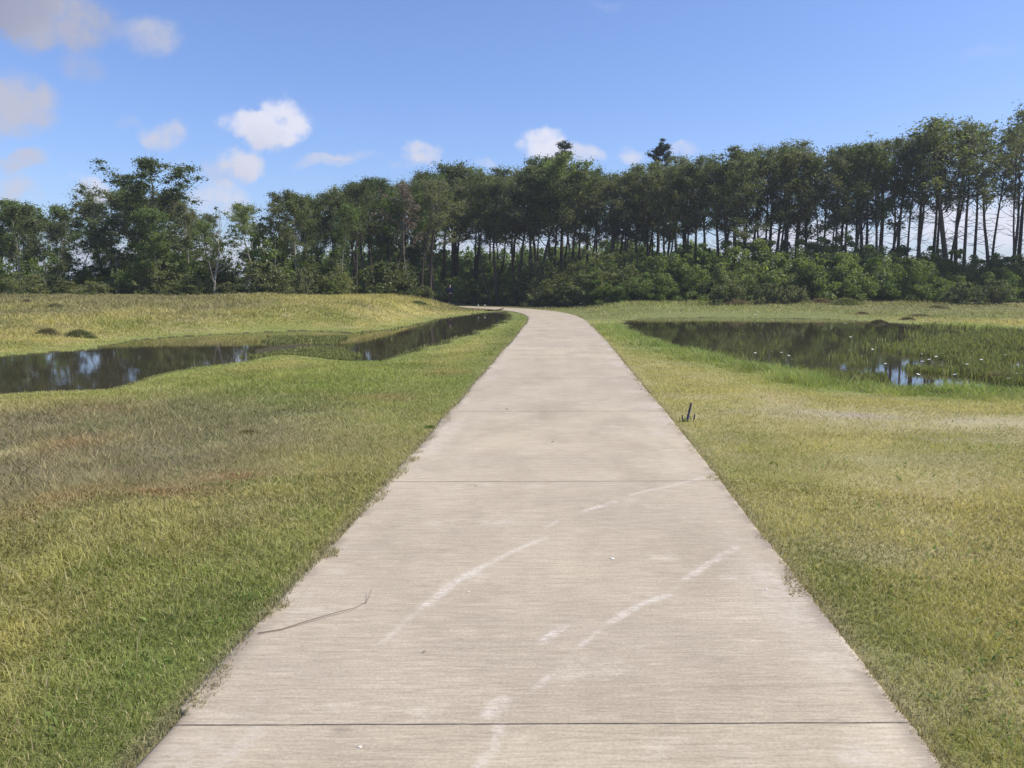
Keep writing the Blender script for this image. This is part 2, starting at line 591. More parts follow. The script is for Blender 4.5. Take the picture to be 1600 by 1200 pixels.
def height(x, y, dl=None, dr=None):
    x, y = np.asarray(x, float), np.asarray(y, float)
    if dl is None:
        dl, dr = pond_d(x, y)
    pd, side = path_d(x, y)
    h = path_z(y) - 0.022
    away = smoothstep(1.5, 4.0, pd)
    h = h + away * (0.10 * (fbm(x, y, 3.5, 3) - 0.5) + 0.05 * (fbm(x, y, 0.8, 2) - 0.5))
    ridge = 1.04 * smoothstep(21, 41, y + 0.10 * np.maximum(-x - 10, 0)) * smoothstep(-2.4, -8.5, x)
    ridge *= 1 - 0.9 * smoothstep(64, 80, y)
    ridge += 0.25 * smoothstep(25, 38, y) * smoothstep(-6, -12, x) * (fbm(x, y, 6, 2) - 0.5)
    right = 0.50 * smoothstep(33, 53, y) * smoothstep(3.5, 9, x)
    right += 0.18 * smoothstep(34, 46, y) * smoothstep(6, 14, x) * (fbm(x + 30, y, 4, 2) - 0.5)
    h = h + (ridge + right) * smoothstep(1.3, 4.0, pd)
    for d, wd in ((dl, 3.2), (dr, 2.6)):
        k = smoothstep(0, wd, d)
        bank = WL + 0.015 + (h - WL - 0.015) * k
        h = np.where(d > 0, np.where(d < wd, bank, h), WL + np.maximum(d, -1.2) * 0.3 - 0.02)
    sh = blob(x, y, 468, 545, 85, 9, WL) * (0.75 + 0.5 * fbm(x, y, 1.0, 3))
    h = np.where((dl < 0.3) & (dl > -4), np.maximum(h, WL - 0.06 + 0.10 * sh), h)
    return h


# albedo of the turf: patches of green, straw, brown and reddish grass
def turf(x, y, dl, dr):
    x, y = np.asarray(x, float), np.asarray(y, float)
    pd, side = path_d(x, y)
    left = side < 0
    n1, n2, n3 = fbm(x, y, 2.2, 4), fbm(x + 40, y + 11, 0.8, 4), fbm(x - 33, y + 70, 5.0, 3)
    green, yel = np.array([0.275, 0.285, 0.085]), np.array([0.430, 0.390, 0.140])
    straw, brown = np.array([0.54, 0.465, 0.260]), np.array([0.290, 0.245, 0.145])
    lush, red, dirt = np.array([0.255, 0.325, 0.078]), np.array([0.36, 0.215, 0.105]), np.array([0.44, 0.37, 0.27])

    def mixc(c, d, f):
        f = np.clip(f, 0, 1)[..., None]
        return c * (1 - f) + d * f
    c = np.broadcast_to(green, x.shape + (3,))
    c = mixc(c, yel, smoothstep(0.30, 0.58, n1) * 0.95 + np.where(left, 0.10, 0.42))
    c = mixc(c, straw, smoothstep(0.50, 0.8, n2) * np.where(left, 0.40, 0.65))
    c = c * np.where(left, 1.02, 1.04)[..., None] * np.array([1.05, 1.0, 0.97])
    c = mixc(c, green * np.array([.72, .85, .8]), np.where(left, 0.8, 0.15) * (1 - smoothstep(1.6, 2.6, pd)) * (0.3 + n3))
    # left: yellowish band, dull brown hollow before the pond, reddish patches
    c = mixc(c, yel, np.where(left, 0.75, 0) * smoothstep(3.5, 6.0, y) * (1 - smoothstep(9, 13, y)) * smoothstep(0.3, 0.6, n3))
    hol = blob(x, y, 120, 690, 420, 85) + 0.9 * blob(x, y, -200, 720, 300, 90) + 0.45 * blob(x, y, 330, 640, 230, 40)
    c = mixc(c, brown, hol * (0.85 + 0.7 * n2))
    c = mixc(c, straw * 0.8, smoothstep(0.62, 0.78, n2) * hol * 0.7)
    c = mixc(c, lush * 0.85, np.where(left, 0.75, 0) * blob(x, y, 560, 590, 230, 40))
    for (px, py, rx, ry, s) in ((90, 790, 60, 22, .8), (250, 770, 80, 16, .8), (370, 740, 60, 10, .7), (480, 735, 40, 8, .7), (110, 690, 60, 14, .5), (160, 640, 80, 10, .35), (700, 580, 40, 6, .4), (600, 620, 60, 8, .4)):
        c = mixc(c, red, blob(x, y, px, py, rx, ry) * s * smoothstep(0.35, 0.6, n2))
    # right: straw patches and the bare strip
    for (px, py, rx, ry, s) in ((1450, 660, 220, 14, .9), (1590, 665, 120, 14, 1.0), (1300, 640, 160, 10, .6), (1420, 720, 200, 22, .5), (1200, 800, 170, 30, .35), (1500, 850, 160, 40, .35), (1180, 640, 120, 12, .5)):
        c = mixc(c, straw, blob(x, y, px, py, rx, ry) * s * (0.5 + n2))
    c = mixc(c, dirt * 1.15, (blob(x, y, 1590, 660, 110, 10) + 0.8 * blob(x, y, 1330, 645, 70, 5) + 0.6 * blob(x, y, 1430, 690, 120, 10)) * smoothstep(0.42, 0.58, n2) * 1.3)
    c = mixc(c, green, np.where(left, 0, 0.6) * (blob(x, y, 1350, 1000, 180, 120) + blob(x, y, 1300, 870, 120, 40)))
    # lush wet grass round the ponds
    c = mixc(c, lush, (1 - smoothstep(0.3, 2.6, dr)) * np.where(y < 34, 0.95, 0.55))
    c = mixc(c, lush * 0.9, (1 - smoothstep(0.2, 1.6, dl)) * np.where(y > 14, 0.6, 0.25))
    # far meadow: ochre on the left rise, fresher on the right
    ochre = np.array([0.262, 0.232, 0.110])
    c = mixc(c, ochre, smoothstep(22, 27, y) * np.where(left, 1, 0) * smoothstep(0.8, 3.5, dl) * (0.10 + 0.9 * smoothstep(0.36, 0.66, fbm(x, y * 0.5, 6.5, 4))))
    c = mixc(c, np.array([0.235, 0.262, 0.085]), smoothstep(34, 40, y) * np.where(left, 0, 1) * 0.8)
    c = mixc(c, ochre, smoothstep(38, 46, y) * np.where(left, 0, 1) * smoothstep(12, 24, x) * 0.7)
    g_ = c.mean(-1, keepdims=True)
    c = c + (g_ - c) * np.where(left, 0.0, 0.06)[..., None]
    # worn edge beside the concrete
    c = mixc(c, brown * 1.1, (1 - smoothstep(1.35, 1.47, pd)) * 0.7)
    # leaf litter under the wood
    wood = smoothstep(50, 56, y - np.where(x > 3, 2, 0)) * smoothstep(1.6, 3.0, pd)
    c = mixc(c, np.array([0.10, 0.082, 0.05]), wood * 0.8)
    return c


# ------------------------------------------------------------------ ground sheet
rings = [0.5]
while rings[-1] < 95:
    rings.append(rings[-1] * 1.0125 + 0.002)
while rings[-1] < 4000:
    rings.append(rings[-1] * 1.16)
rings = np.array(rings)
ang = np.concatenate([np.arange(-46, 46, 0.23), np.arange(46, 314, 4.0)])
ang = np.radians(ang)
R_, A_ = np.meshgrid(rings, ang, indexing='ij')
gx, gy = (R_ * np.sin(A_)).ravel(), (R_ * np.cos(A_)).ravel()
dl_, dr_ = pond_d(gx, gy)
pdg, _ = path_d(gx, gy)
gz = height(gx, gy, dl_, dr_)
gz = np.where(pdg < HW - 0.03, gz - 0.06, gz)
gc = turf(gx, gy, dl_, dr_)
gc = gc * 0.82
wet = (np.minimum(dl_, dr_) < 0.12)[:, None]
gc = np.where(wet, np.array([0.085, 0.070, 0.038]), gc)
nr, na = len(rings), len(ang)
ii, jj = np.meshgrid(np.arange(nr - 1), np.arange(na), indexing='ij')
j2 = (jj + 1) % na
quads = np.stack([ii * na + jj, ii * na + j2, (ii + 1) * na + j2, (ii + 1) * na + jj], -1).reshape(-1, 4)
V = np.stack([gx, gy, gz], -1)
V = np.vstack([V, [[0, 0, float(gz[:na].mean())]]])
gc = np.vstack([gc, gc[:1]])
fan = np.stack([np.full(na, len(V) - 1), (np.arange(na) + 1) % na, np.arange(na)], -1)
tag(build('ground', V, [quads[:, ::-1], fan[:, ::-1]], M_GROUND, smooth=True, cols=gc), 'grassy uneven ground around the path and both ponds', kind='structure')

# ------------------------------------------------------------------ concrete path
near = ARC[np.searchsorted(FINE[:, 1], 1.0)]
mid = ARC[np.searchsorted(FINE[:, 1], 9.0)]
sv = np.concatenate([np.arange(0, near, 0.25), np.arange(near, mid, 0.016), np.arange(mid, ARC[-1], 0.12)])
pc = np.stack([np.interp(sv, ARC, FINE[:, 0]), np.interp(sv, ARC, FINE[:, 1])], -1)
tn = np.stack([np.interp(sv, ARC, TAN[:, 0]), np.interp(sv, ARC, TAN[:, 1])], -1)
nrm = np.stack([tn[:, 1], -tn[:, 0]], -1)
NU = 150
us = np.linspace(-1, 1, NU)
slab = np.floor((sv - np.interp(G(860, 1131)[1], FINE[:, 1], ARC)) / (np.interp(G(860, 752)[1], FINE[:, 1], ARC) - np.interp(G(860, 1131)[1], FINE[:, 1], ARC)))
jagl = 0.06 * (fbm(sv, sv * 0 + 3, 0.5, 4) - 0.5) + 0.05 * (_hash(slab.astype(int) + 40, 7) - 0.5)
jagr = 0.055 * (fbm(sv, sv * 0 + 60, 0.4, 4) - 0.5)
lat = us[None, :] * HW
lat = np.where(lat < 0, lat * (1 - jagl[:, None] / HW), lat * (1 + jagr[:, None] / HW))
X = pc[:, 0:1] + nrm[:, 0:1] * lat
Y = pc[:, 1:2] + nrm[:, 1:2] * lat
Z = path_z(Y) + 0.0 * X
edge = smoothstep(0.985, 1.0, np.abs(us))[None, :]
Z = Z - 0.012 * edge
# skirts
Xf = np.concatenate([X[:, :1] - nrm[:, 0:1] * .01, X, X[:, -1:] + nrm[:, 0:1] * .01], 1)
Yf = np.concatenate([Y[:, :1] - nrm[:, 1:2] * .01, Y, Y[:, -1:] + nrm[:, 1:2] * .01], 1)
Zf = np.concatenate([Z[:, :1] - 0.12, Z, Z[:, -1:] - 0.12], 1)
UVu = np.concatenate([lat[:, :1], lat, lat[:, -1:]], 1)
UVv = sv[:, None] - 0.082 * UVu - J0          # joints fall at whole multiples of SLAB
nuf = NU + 2
V = np.stack([Xf, Yf, Zf], -1).reshape(-1, 3)


def seg_mark(field, pts, wpx, s, soft=1.0):
    P = [G(*p) for p in pts]
    for a, b in zip(P[:-1], P[1:]):
        wm = wpx / F * (np.hypot(*((a + b) / 2)) + 0.3)
        d = b - a
        t = np.clip(((V[:, 0] - a[0]) * d[0] + (V[:, 1] - a[1]) * d[1]) / (d @ d + 1e-9), 0, 1)
        e = np.hypot(V[:, 0] - a[0] - t * d[0], V[:, 1] - a[1] - t * d[1])
        wn = wm * (0.55 + 0.9 * fbm(V[:, 0], V[:, 1], 0.12, 3))
        np.maximum(field, s * (1 - smoothstep(0.25 * wn, wn * soft, e)), out=field)


mark, stain = np.zeros(len(V)), np.zeros(len(V))
seg_mark(mark, [(598, 1003), (640, 966), (668, 942)], 9, 0.5)
seg_mark(mark, [(668, 944), (712, 908), (752, 886)], 13, 1.0)
seg_mark(mark, [(752, 886), (800, 862), (852, 840)], 9, 0.75)
seg_mark(mark, [(852, 826), (872, 813)], 5, 0.7)
seg_mark(mark, [(914, 798), (958, 784)], 8, 1.0)
seg_mark(mark, [(985, 773), (1038, 761), (1100, 746)], 7, 0.6)
seg_mark(mark, [(846, 1003), (878, 980)], 13, 1.1)
seg_mark(mark, [(908, 1008), (952, 972)], 8, 0.75)
seg_mark(mark, [(952, 973), (1000, 945), (1042, 930)], 11, 1.0)
seg_mark(mark, [(1042, 930), (1072, 903)], 7, 0.25)
seg_mark(mark, [(860, 1056), (908, 1008)], 7, 0.18)
seg_mark(mark, [(1072, 903), (1110, 880), (1150, 855)], 10, 0.9)
seg_mark(mark, [(762, 1118), (784, 1095)], 20, 0.95)
seg_mark(mark, [(779, 1135), (776, 1165), (745, 1200)], 12, 0.7)
seg_mark(mark, [(836, 1076), (860, 1056)], 10, 0.8)
seg_mark(mark, [(335, 1198), (405, 1142)], 22, 0.45)
seg_mark(mark, [(1135, 903), (1180, 899)], 16, 0.5)
seg_mark(mark, [(1295, 1030), (1310, 1026)], 40, 0.35)
seg_mark(mark, [(1335, 1185), (1345, 1180)], 40, 0.5)
seg_mark(stain, [(530, 1141), (536, 1139)], 13, 0.55)
seg_mark(stain, [(1110, 1076), (1250, 1070), (1330, 1070)], 9, 0.25)
seg_mark(stain, [(510, 860), (600, 850)], 30, 0.15)
eg = np.abs(UVu.reshape(-1)) - HW
stain = np.maximum(stain, 0.75 * smoothstep(-0.11, -0.01, eg) * smoothstep(0.42, 0.62, fbm(V[:, 0], V[:, 1], 0.16, 4)))
mark = np.maximum(mark, 0.5 * smoothstep(-0.45, -0.12, eg) * smoothstep(0.5, 0.75, fbm(V[:, 0] + 9, V[:, 1], 0.7, 4)))
ns = len(sv)
ii, jj = np.meshgrid(np.arange(ns - 1), np.arange(nuf - 1), indexing='ij')
quads = np.stack([ii * nuf + jj, ii * nuf + jj + 1, (ii + 1) * nuf + jj + 1, (ii + 1) * nuf + jj], -1).reshape(-1, 4)
tag(build('path', V, [quads], M_CONC, smooth=True, uv=np.stack([UVu.reshape(-1), UVv.reshape(-1)], -1), attrs={'mark': mark, 'stain': stain}),
    'pale broom-finished concrete path bending into the wood', kind='structure')

# ------------------------------------------------------------------ water sheets
def water(P, label):
    c = P.mean(0)
    n = len(P)
    # push the rim a little under the bank
    nxt, prv = np.roll(P, -1, 0), np.roll(P, 1, 0)
    t = nxt - prv
    t /= np.linalg.norm(t, axis=1)[:, None] + 1e-9
    area = 0.5 * np.sum(P[:, 0] * nxt[:, 1] - nxt[:, 0] * P[:, 1])
    out = np.stack([t[:, 1], -t[:, 0]], -1) * (1 if area > 0 else -1)
    Q = P + out * 0.30
    if area < 0:
        Q = Q[::-1]
    bm = bmesh.new()
    vs = [bm.verts.new((p[0], p[1], WL)) for p in Q]
    f = bm.faces.new(vs)
    bmesh.ops.triangulate(bm, faces=[f])
    me = bpy.data.meshes.new('pond_water')
    bm.to_mesh(me)
    bm.free()
    me.materials.append(M_WATER)
    o = bpy.data.objects.new('pond_water', me)
    COL.objects.link(o)
    return tag(o, label, kind='structure')


water(PL, 'narrow dark pond below the grassy rise')
water(PR, 'wide dark pond with marsh grass before the thicket')

# ------------------------------------------------------------------ grass blades
def blades(x, y, z, h, w, col, two=True, lean=0.5, rng=RNG):
    n = len(x)
    a = rng.uniform(0, 2 * np.pi, n)
    la = rng.uniform(0, 2 * np.pi, n)
    l = lean * rng.uniform(0.2, 1.2, n) * h
    wx, wy = np.cos(a) * w * 0.5, np.sin(a) * w * 0.5
    lx, ly = np.cos(la) * l, np.sin(la) * l
    b0 = np.stack([x - wx, y - wy, z - 0.01], -1)
    b1 = np.stack([x + wx, y + wy, z - 0.01], -1)
    tip = np.stack([x + lx, y + ly, z + h * rng.uniform(0.75, 1.0, n)], -1)
    if two:
        m = np.stack([x + lx * 0.35, y + ly * 0.35, z + h * 0.6], -1)
        s = np.stack([wx, wy, wx * 0], -1) * 0.75
        V = np.stack([b0, b1, m + s, m - s, tip], 1).reshape(-1, 3)
        k = np.arange(n)[:, None] * 5
        return V, [k + np.array([[0, 1, 2, 3]]), k + np.array([[3, 2, 4]])], np.repeat(col, 5, 0)
    V = np.stack([b0, b1, tip], 1).reshape(-1, 3)
    k = np.arange(n)[:, None] * 3
    return V, [k + np.array([[0, 1, 2]])], np.repeat(col, 3, 0)


def merge(parts):
    Vs, Fs, Cs, off = [], {}, [], 0
    for V, fs, c in parts:
        for f in fs:
            Fs.setdefault(f.shape[1], []).append(f + off)
        Vs.append(V)
        Cs.append(c)
        off += len(V)
    return np.concatenate(Vs), [np.concatenate(v) for v in Fs.values()], np.concatenate(Cs)


BANDS = [(1.6, 3.6, 120000, True), (3.6, 6.5, 170000, True), (6.5, 11, 170000, False), (11, 18, 170000, False), (18, 32, 170000, False), (32, 58, 130000, False)]
parts = []
for r0, r1, n, two in BANDS:
    r = np.exp(RNG.uniform(np.log(r0), np.log(r1), n))
    a = np.radians(RNG.uniform(-43, 43, n))
    x, y = r * np.sin(a), r * np.cos(a)
    pd, side = path_d(x, y)
    lip = np.where(side < 0, 1.33 - 0.075 * smoothstep(0.42, 0.75, fbm(x, y, 0.35, 4)) + 0.035 * (RNG.random(n) - 0.5), 1.335 - 0.09 * smoothstep(0.45, 0.75, fbm(x, y, 0.3, 4)) + 0.03 * (RNG.random(n) - 0.5))
    keep = pd > lip
    x, y, r, pd, side = x[keep], y[keep], r[keep], pd[keep], side[keep]
    dl, dr = pond_d(x, y)
    keep = (np.minimum(dl, dr) > -0.15)
    x, y, r, pd, side, dl, dr = [v[keep] for v in (x, y, r, pd, side, dl, dr)]
    nn = fbm(x, y, 0.6, 3)
    bare = 1.6 * blob(x, y, 1580, 660, 140, 10) + 0.8 * blob(x, y, 1330, 645, 80, 6) + 0.6 * blob(x, y, 1430, 690, 130, 10) + 0.5 * blob(x, y, 100, 700, 250, 60)
    keep = RNG.random(len(x)) > np.clip(bare * (nn + 0.2), 0, 0.9)
    x, y, r, pd, side, dl, dr, nn = [v[keep] for v in (x, y, r, pd, side, dl, dr, nn)]
    z = height(x, y, dl, dr)
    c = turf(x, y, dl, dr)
    h = np.where(side < 0, 0.034 + 0.030 * smoothstep(2.0, 5.0, pd) * smoothstep(0.5, 2.5, dl), 0.026)
    h = h * (0.5 + 1.1 * nn)
    h = h + 0.22 * (1 - smoothstep(0.2, 2.0, dr)) * (y < 33) * smoothstep(0.3, 0.6, nn) 
    far = smoothstep(18, 30, y)
    h = h + far * np.where(side < 0, 0.085, 0.06) * (0.4 + 1.1 * nn) * smoothstep(1.5, 4, pd) * smoothstep(0.4, 3.5, np.minimum(dl, dr))
    h = h + 0.22 * smoothstep(46.0, 49.5, y) * (side > 0) * smoothstep(3, 6, pd) * nn
    h = h * np.where(np.minimum(dl, dr) < 0.35, 0.55, 1.0)
    h = h * np.where(pd < 1.50, 0.75, 1.0)
    z = np.where(pd < HW + 0.02, np.maximum(z, path_z(y) - 0.006), z)
    w = np.maximum(0.0030, 0.0011 * r) * RNG.uniform(0.7, 1.4, len(x))
    cl = fbm(x + 5, y - 5, 0.22 + 0.02 * r1, 3)
    h = h * (0.45 + 1.1 * cl)
    c = c * (0.62 + 0.76 * cl)[:, None]
    lush_ = smoothstep(0.58, 0.72, fbm(x - 60, y + 8, 0.45, 3))[:, None] * np.where(side < 0, 0.5, 0.25)[:, None]
    c = c * (1 - lush_ * np.array([0.30, 0.16, 0.30]))
    c = c * RNG.uniform(0.72, 1.35, (len(x), 1))
    dry = RNG.random(len(x)) < np.where(side < 0, 0.10, 0.17)
    c = np.where(dry[:, None], np.array([0.52, 0.44, 0.24]) * RNG.uniform(0.7, 1.2, (len(x), 1)), c)
    parts.append(blades(x, y, z, h, w, c, two, 1.3))
# long thin dry stalks in the rough grass
n = 2600
r = np.exp(RNG.uniform(np.log(2.2), np.log(14), n))
a = np.radians(RNG.uniform(-43, 10, n))
x, y = r * np.sin(a), r * np.cos(a)
pd, side = path_d(x, y)
dl, dr = pond_d(x, y)
k = (pd > 1.7) & (dl > 0.2) & (dr > .2)
x, y, r, dl, dr, pd = [v[k] for v in (x, y, r, dl, dr, pd)]
parts.append(blades(x, y, height(x, y, dl, dr), RNG.uniform(0.07, 0.15, len(x)), 0.0022 + 0.0006 * r, np.array([0.36, 0.31, 0.15]) * RNG.uniform(0.7, 1.3, (len(x), 1)), True, 1.1))
# broad-leaved weeds pressed into the turf
n = 9000
r = np.exp(RNG.uniform(np.log(1.8), np.log(12), n))
a = np.radians(RNG.uniform(-43, 43, n))
x, y = r * np.sin(a), r * np.cos(a)
pd, side = path_d(x, y)
dl, dr = pond_d(x, y)
k = (pd > 1.42) & (np.minimum(dl, dr) > 0.3) & (fbm(x, y, 0.3, 3) > np.where((side < 0) & (pd < 2.3), 0.50, 0.60))
x, y, r, dl, dr = [v[k] for v in (x, y, r, dl, dr)]
parts.append(blades(x, y, height(x, y, dl, dr) + 0.008, RNG.uniform(0.015, 0.035, len(x)), RNG.uniform(0.008, 0.016, len(x)), np.array([0.20, 0.27, 0.075]) * RNG.uniform(0.7, 1.3, (len(x), 1)), True, 2.2))
V, fs, c = merge(parts)
tag(build('grass', V, fs, M_GRASS, cols=c), 'mown and rough grass on both sides of the path', kind='stuff')

# marsh grass that stands in the shallow water
n = 130000
pts = [G(px, py, WL) for px, py in zip(RNG.uniform(1120, 1750, n), RNG.uniform(503, 604, n))]
m1 = np.array(pts)
pxs = 800 + F * m1[:, 0] / m1[:, 1]
pys = HZ + F * (CAMZ - WL) / m1[:, 1]
_, dr = pond_d(m1[:, 0], m1[:, 1])
patch = fbm(m1[:, 0], m1[:, 1], 1.6, 4)
want = 0.95 * smoothstep(1290, 1530, pxs + 3.2 * (pys - 548)) + 0.55 * (1 - smoothstep(0, 0.7, -dr))
openw = np.exp(-(((pxs - 1590) / 40) ** 2 + ((pys - 570) / 14) ** 2)) + np.exp(-(((pxs - 1480) / 50) ** 2 + ((pys - 592) / 9) ** 2))
keep = (dr < 0.05) & (RNG.random(n) < np.clip(want * smoothstep(0.45, 0.57, patch + 0.09 * want) - openw, 0, 1))
m1, patch = m1[keep], patch[keep]
q = np.array([G(px, py, WL) for px, py in zip(RNG.uniform(370, 580, 26000), RNG.uniform(526, 565, 26000))])
dl, _ = pond_d(q[:, 0], q[:, 1])
qx = 800 + F * q[:, 0] / q[:, 1]
q = q[(dl < 0.1) & (fbm(q[:, 0], q[:, 1], 1.5, 4) > 0.82 - 0.44 * smoothstep(375, 440, qx) * (1 - smoothstep(520, 570, qx)) - 0.15 * smoothstep(-0.5, 0, dl))]
q2 = np.array([G(px, py, WL) for px, py in zip(RNG.uniform(560, 800, 9000), RNG.uniform(487, 553, 9000))])
dl, _ = pond_d(q2[:, 0], q2[:, 1])
q2 = q2[(dl < 0.1) & (dl > -0.18)]
m1 = np.vstack([m1, q, q2])
rr = np.hypot(m1[:, 0], m1[:, 1])
cols = np.array([0.20, 0.215, 0.078]) * RNG.uniform(0.6, 1.5, (len(m1), 1)) + np.array([0.05, 0.03, 0.01]) * RNG.random((len(m1), 1))
V, fs, c = blades(m1[:, 0], m1[:, 1], np.maximum(WL, height(m1[:, 0], m1[:, 1])), RNG.uniform(0.05, 0.20, len(m1)) * np.where(m1[:, 0] < 0, 0.5, 1.0), 0.0011 * rr * RNG.uniform(0.7, 1.4, len(m1)), cols, True, 0.5)
tag(build('marsh_grass', V, fs, M_GRASS, cols=c), 'fresh green marsh grass growing out of the shallow pond water', kind='stuff')


# ------------------------------------------------------------------ plants
class Wood:
    def __init__(self):
        self.V, self.Q, self.n = [], [], 0

    def tube(self, P, R, sides=6):
        P = np.asarray(P, float)
        m = len(P)
        T = np.gradient(P, axis=0)
        T /= np.linalg.norm(T, axis=1)[:, None] + 1e-9
        ref = np.array([0.31, 0.95, 0.05]) if abs(T[0][1]) < 0.8 else np.array([1.0, 0.1, 0.0])
        Ux = np.cross(T, ref)
        Ux /= np.linalg.norm(Ux, axis=1)[:, None] + 1e-9
        Uy = np.cross(T, Ux)
        a = np.linspace(0, 2 * np.pi, sides, endpoint=False)
        ring = P[:, None, :] + np.asarray(R)[:, None, None] * (np.cos(a)[None, :, None] * Ux[:, None, :] + np.sin(a)[None, :, None] * Uy[:, None, :])
        self.V.append(ring.reshape(-1, 3))
        i, j = np.meshgrid(np.arange(m - 1), np.arange(sides), indexing='ij')
        j2 = (j + 1) % sides
        self.Q.append(np.stack([i * sides + j, i * sides + j2, (i + 1) * sides + j2, (i + 1) * sides + j], -1).reshape(-1, 4) + self.n)
        self.n += m * sides

    def obj(self, name, mat, parent):
        return build(name, np.concatenate(self.V), [np.concatenate(self.Q)], mat, parent, smooth=True)


def leaves(rng, centers, radii, n_each, size, flat=0.75, shell=0.5, elong=1.6):
    """rhombic leaf faces filled into clumps"""
    C = np.repeat(np.asarray(centers), n_each, 0)
    Rr = np.repeat(np.asarray(radii), n_each)
    n = len(C)
    d = rng.normal(size=(n, 3))
    d /= np.linalg.norm(d, axis=1)[:, None]
    rad = np.clip(np.abs(rng.normal(0, 0.56, n)), 0.02, 1.12) if shell < 1 else rng.random(n) ** 0.45
    P = C + d * (rad * Rr)[:, None] * np.array([1, 1, flat])
    nn = rng.normal(size=(n, 3)) + np.array([0, 0, 0.5]) + 0.4 * d
    nn /= np.linalg.norm(nn, axis=1)[:, None]
    t = np.cross(nn, rng.normal(size=(n, 3)))
    t /= np.linalg.norm(t, axis=1)[:, None] + 1e-9
    b = np.cross(nn, t)
    s = size * rng.uniform(0.6, 1.35, n)
    t, b = t * (s * 0.5 * elong)[:, None], b * (s * 0.5)[:, None]
    V = np.stack([P - t, P + b - t * 0.1, P + t, P - b - t * 0.1], 1).reshape(-1, 3)
    q = np.arange(n)[:, None] * 4 + np.array([[0, 1, 2, 3]])
    return V, q, np.repeat(np.clip(rng.normal(0.42, 0.30, n), 0, 1), 4)


def curve_pts(rng, p, d, L, n=5, up=0.25, wander=0.18):
    P = [np.array(p, float)]
    d = np.array(d, float)
    for i in range(n):
        d = d + rng.normal(size=3) * wander + np.array([0, 0, up])
        d /= np.linalg.norm(d)
        P.append(P[-1] + d * L / n)
    return np.array(P)


def make_tree(name, seed, H=11.0, cb=0.5, spread=2.6, limbs=10, clump=0.75, n_leaf=95, leaf=0.17, r0=0.14, wander=0.05, stems=1, mat=None, bark=None,
              flat=0.7, density=1.0, twigs=6, up=0.22, top_flat=0.0):
    rng = np.random.default_rng(seed)
    root = empty(name)
    wd = Wood()
    cen, rad = [], []
    for s in range(stems):
        a0 = rng.uniform(0, 2 * np.pi)
        Hs = H * (1.0 if s == 0 else rng.uniform(0.8, 0.97))
        base = np.array([0, 0, -0.15]) + (0 if stems == 1 else 0.25) * np.array([np.cos(a0), np.sin(a0), 0])
        n = 11
        lean = (0.03 if stems == 1 else 0.13) * np.array([np.cos(a0), np.sin(a0)])
        P = np.zeros((n, 3))
        off = np.zeros(2)
        dxy = lean.copy()
        for i in range(n):
            P[i] = [base[0] + off[0], base[1] + off[1], base[2] + Hs * 0.93 * i / (n - 1)]
            dxy = dxy * 0.92 + rng.normal(size=2) * wander
            off = off + dxy * Hs / n
        tt = np.linspace(0, 1, n)
        R = r0 * (1.0 - 0.86 * tt) * (1 if stems == 1 else 0.8) + 0.45 * r0 * np.exp(-tt * 22)
        wd.tube(P, R, 7)
        # dead stubs and thin twigs on the bare trunk
        for _ in range(twigs):
            t = rng.uniform(0.5 * cb, cb)
            p = np.array([np.interp(t, tt, P[:, k]) for k in range(3)])
            a = rng.uniform(0, 2 * np.pi)
            L = rng.uniform(0.4, 1.5)
            wd.tube(curve_pts(rng, p, [np.cos(a), np.sin(a), rng.uniform(-0.1, 0.6)], L, 4, 0.05), np.linspace(0.022, 0.006, 5), 4)
        m = max(4, int(limbs / stems))
        for i in range(m):
            f = (i + rng.uniform(0.2, 0.8)) / m
            t = cb * 0.88 + (0.97 - cb * 0.88) * f
            p = np.array([np.interp(t, tt, P[:, k]) for k in range(3)])
            a = i * 2.4 + rng.uniform(-0.5, 0.5)
            el = np.radians(rng.uniform(18, 48) + 25 * f)
            prof = math.sin(math.pi * (0.22 + 0.70 * f)) ** 0.8
            L = spread * prof * rng.uniform(0.75, 1.15)
            B = curve_pts(rng, p, [np.cos(a) * np.cos(el), np.sin(a) * np.cos(el), np.sin(el)], L, 6, up * (0.5 if f < .5 else 0.3))
            rb = np.interp(t, tt, R) * 0.5
            wd.tube(B, np.linspace(rb, rb * 0.2, 7), 5)
            for k in (3, 4, 5, 6):
                if rng.random() < density:
                    cen.append(B[k] + rng.normal(size=3) * 0.15)
                    rad.append(clump * rng.uniform(0.6, 1.1))
            for _ in range(4):
                k = rng.integers(2, 6)
                dd = rng.normal(size=3) * 0.6 + (B[k] - B[k - 1]) / (np.linalg.norm(B[k] - B[k - 1]) + 1e-9)
                S = curve_pts(rng, B[k], dd, L * rng.uniform(0.3, 0.55), 4, 0.15)
                wd.tube(S, np.linspace(rb * 0.35, rb * 0.1, 5), 4)
                if rng.random() < density:
                    cen.append(S[-1])
                    rad.append(clump * rng.uniform(0.55, 1.0))
                if rng.random() < density * 0.7:
                    cen.append(S[2])
                    rad.append(clump * rng.uniform(0.4, 0.8))
        for _ in range(3):
            cen.append(P[-1] + rng.normal(size=3) * clump * 0.45)
            rad.append(clump * rng.uniform(0.6, 0.9))
    wd.obj('trunk', bark or M_BARK, root)
    cen, rad = np.array(cen), np.array(rad)
    cen[:, 2] = np.minimum(cen[:, 2], H - 0.25 * rad)
    V, q, r = leaves(rng, cen, rad, n_leaf, leaf, flat)
    build('crown', V, [q], mat or M_LEAF, root, attrs={'rnd': r})
    root['h'] = H
    return root


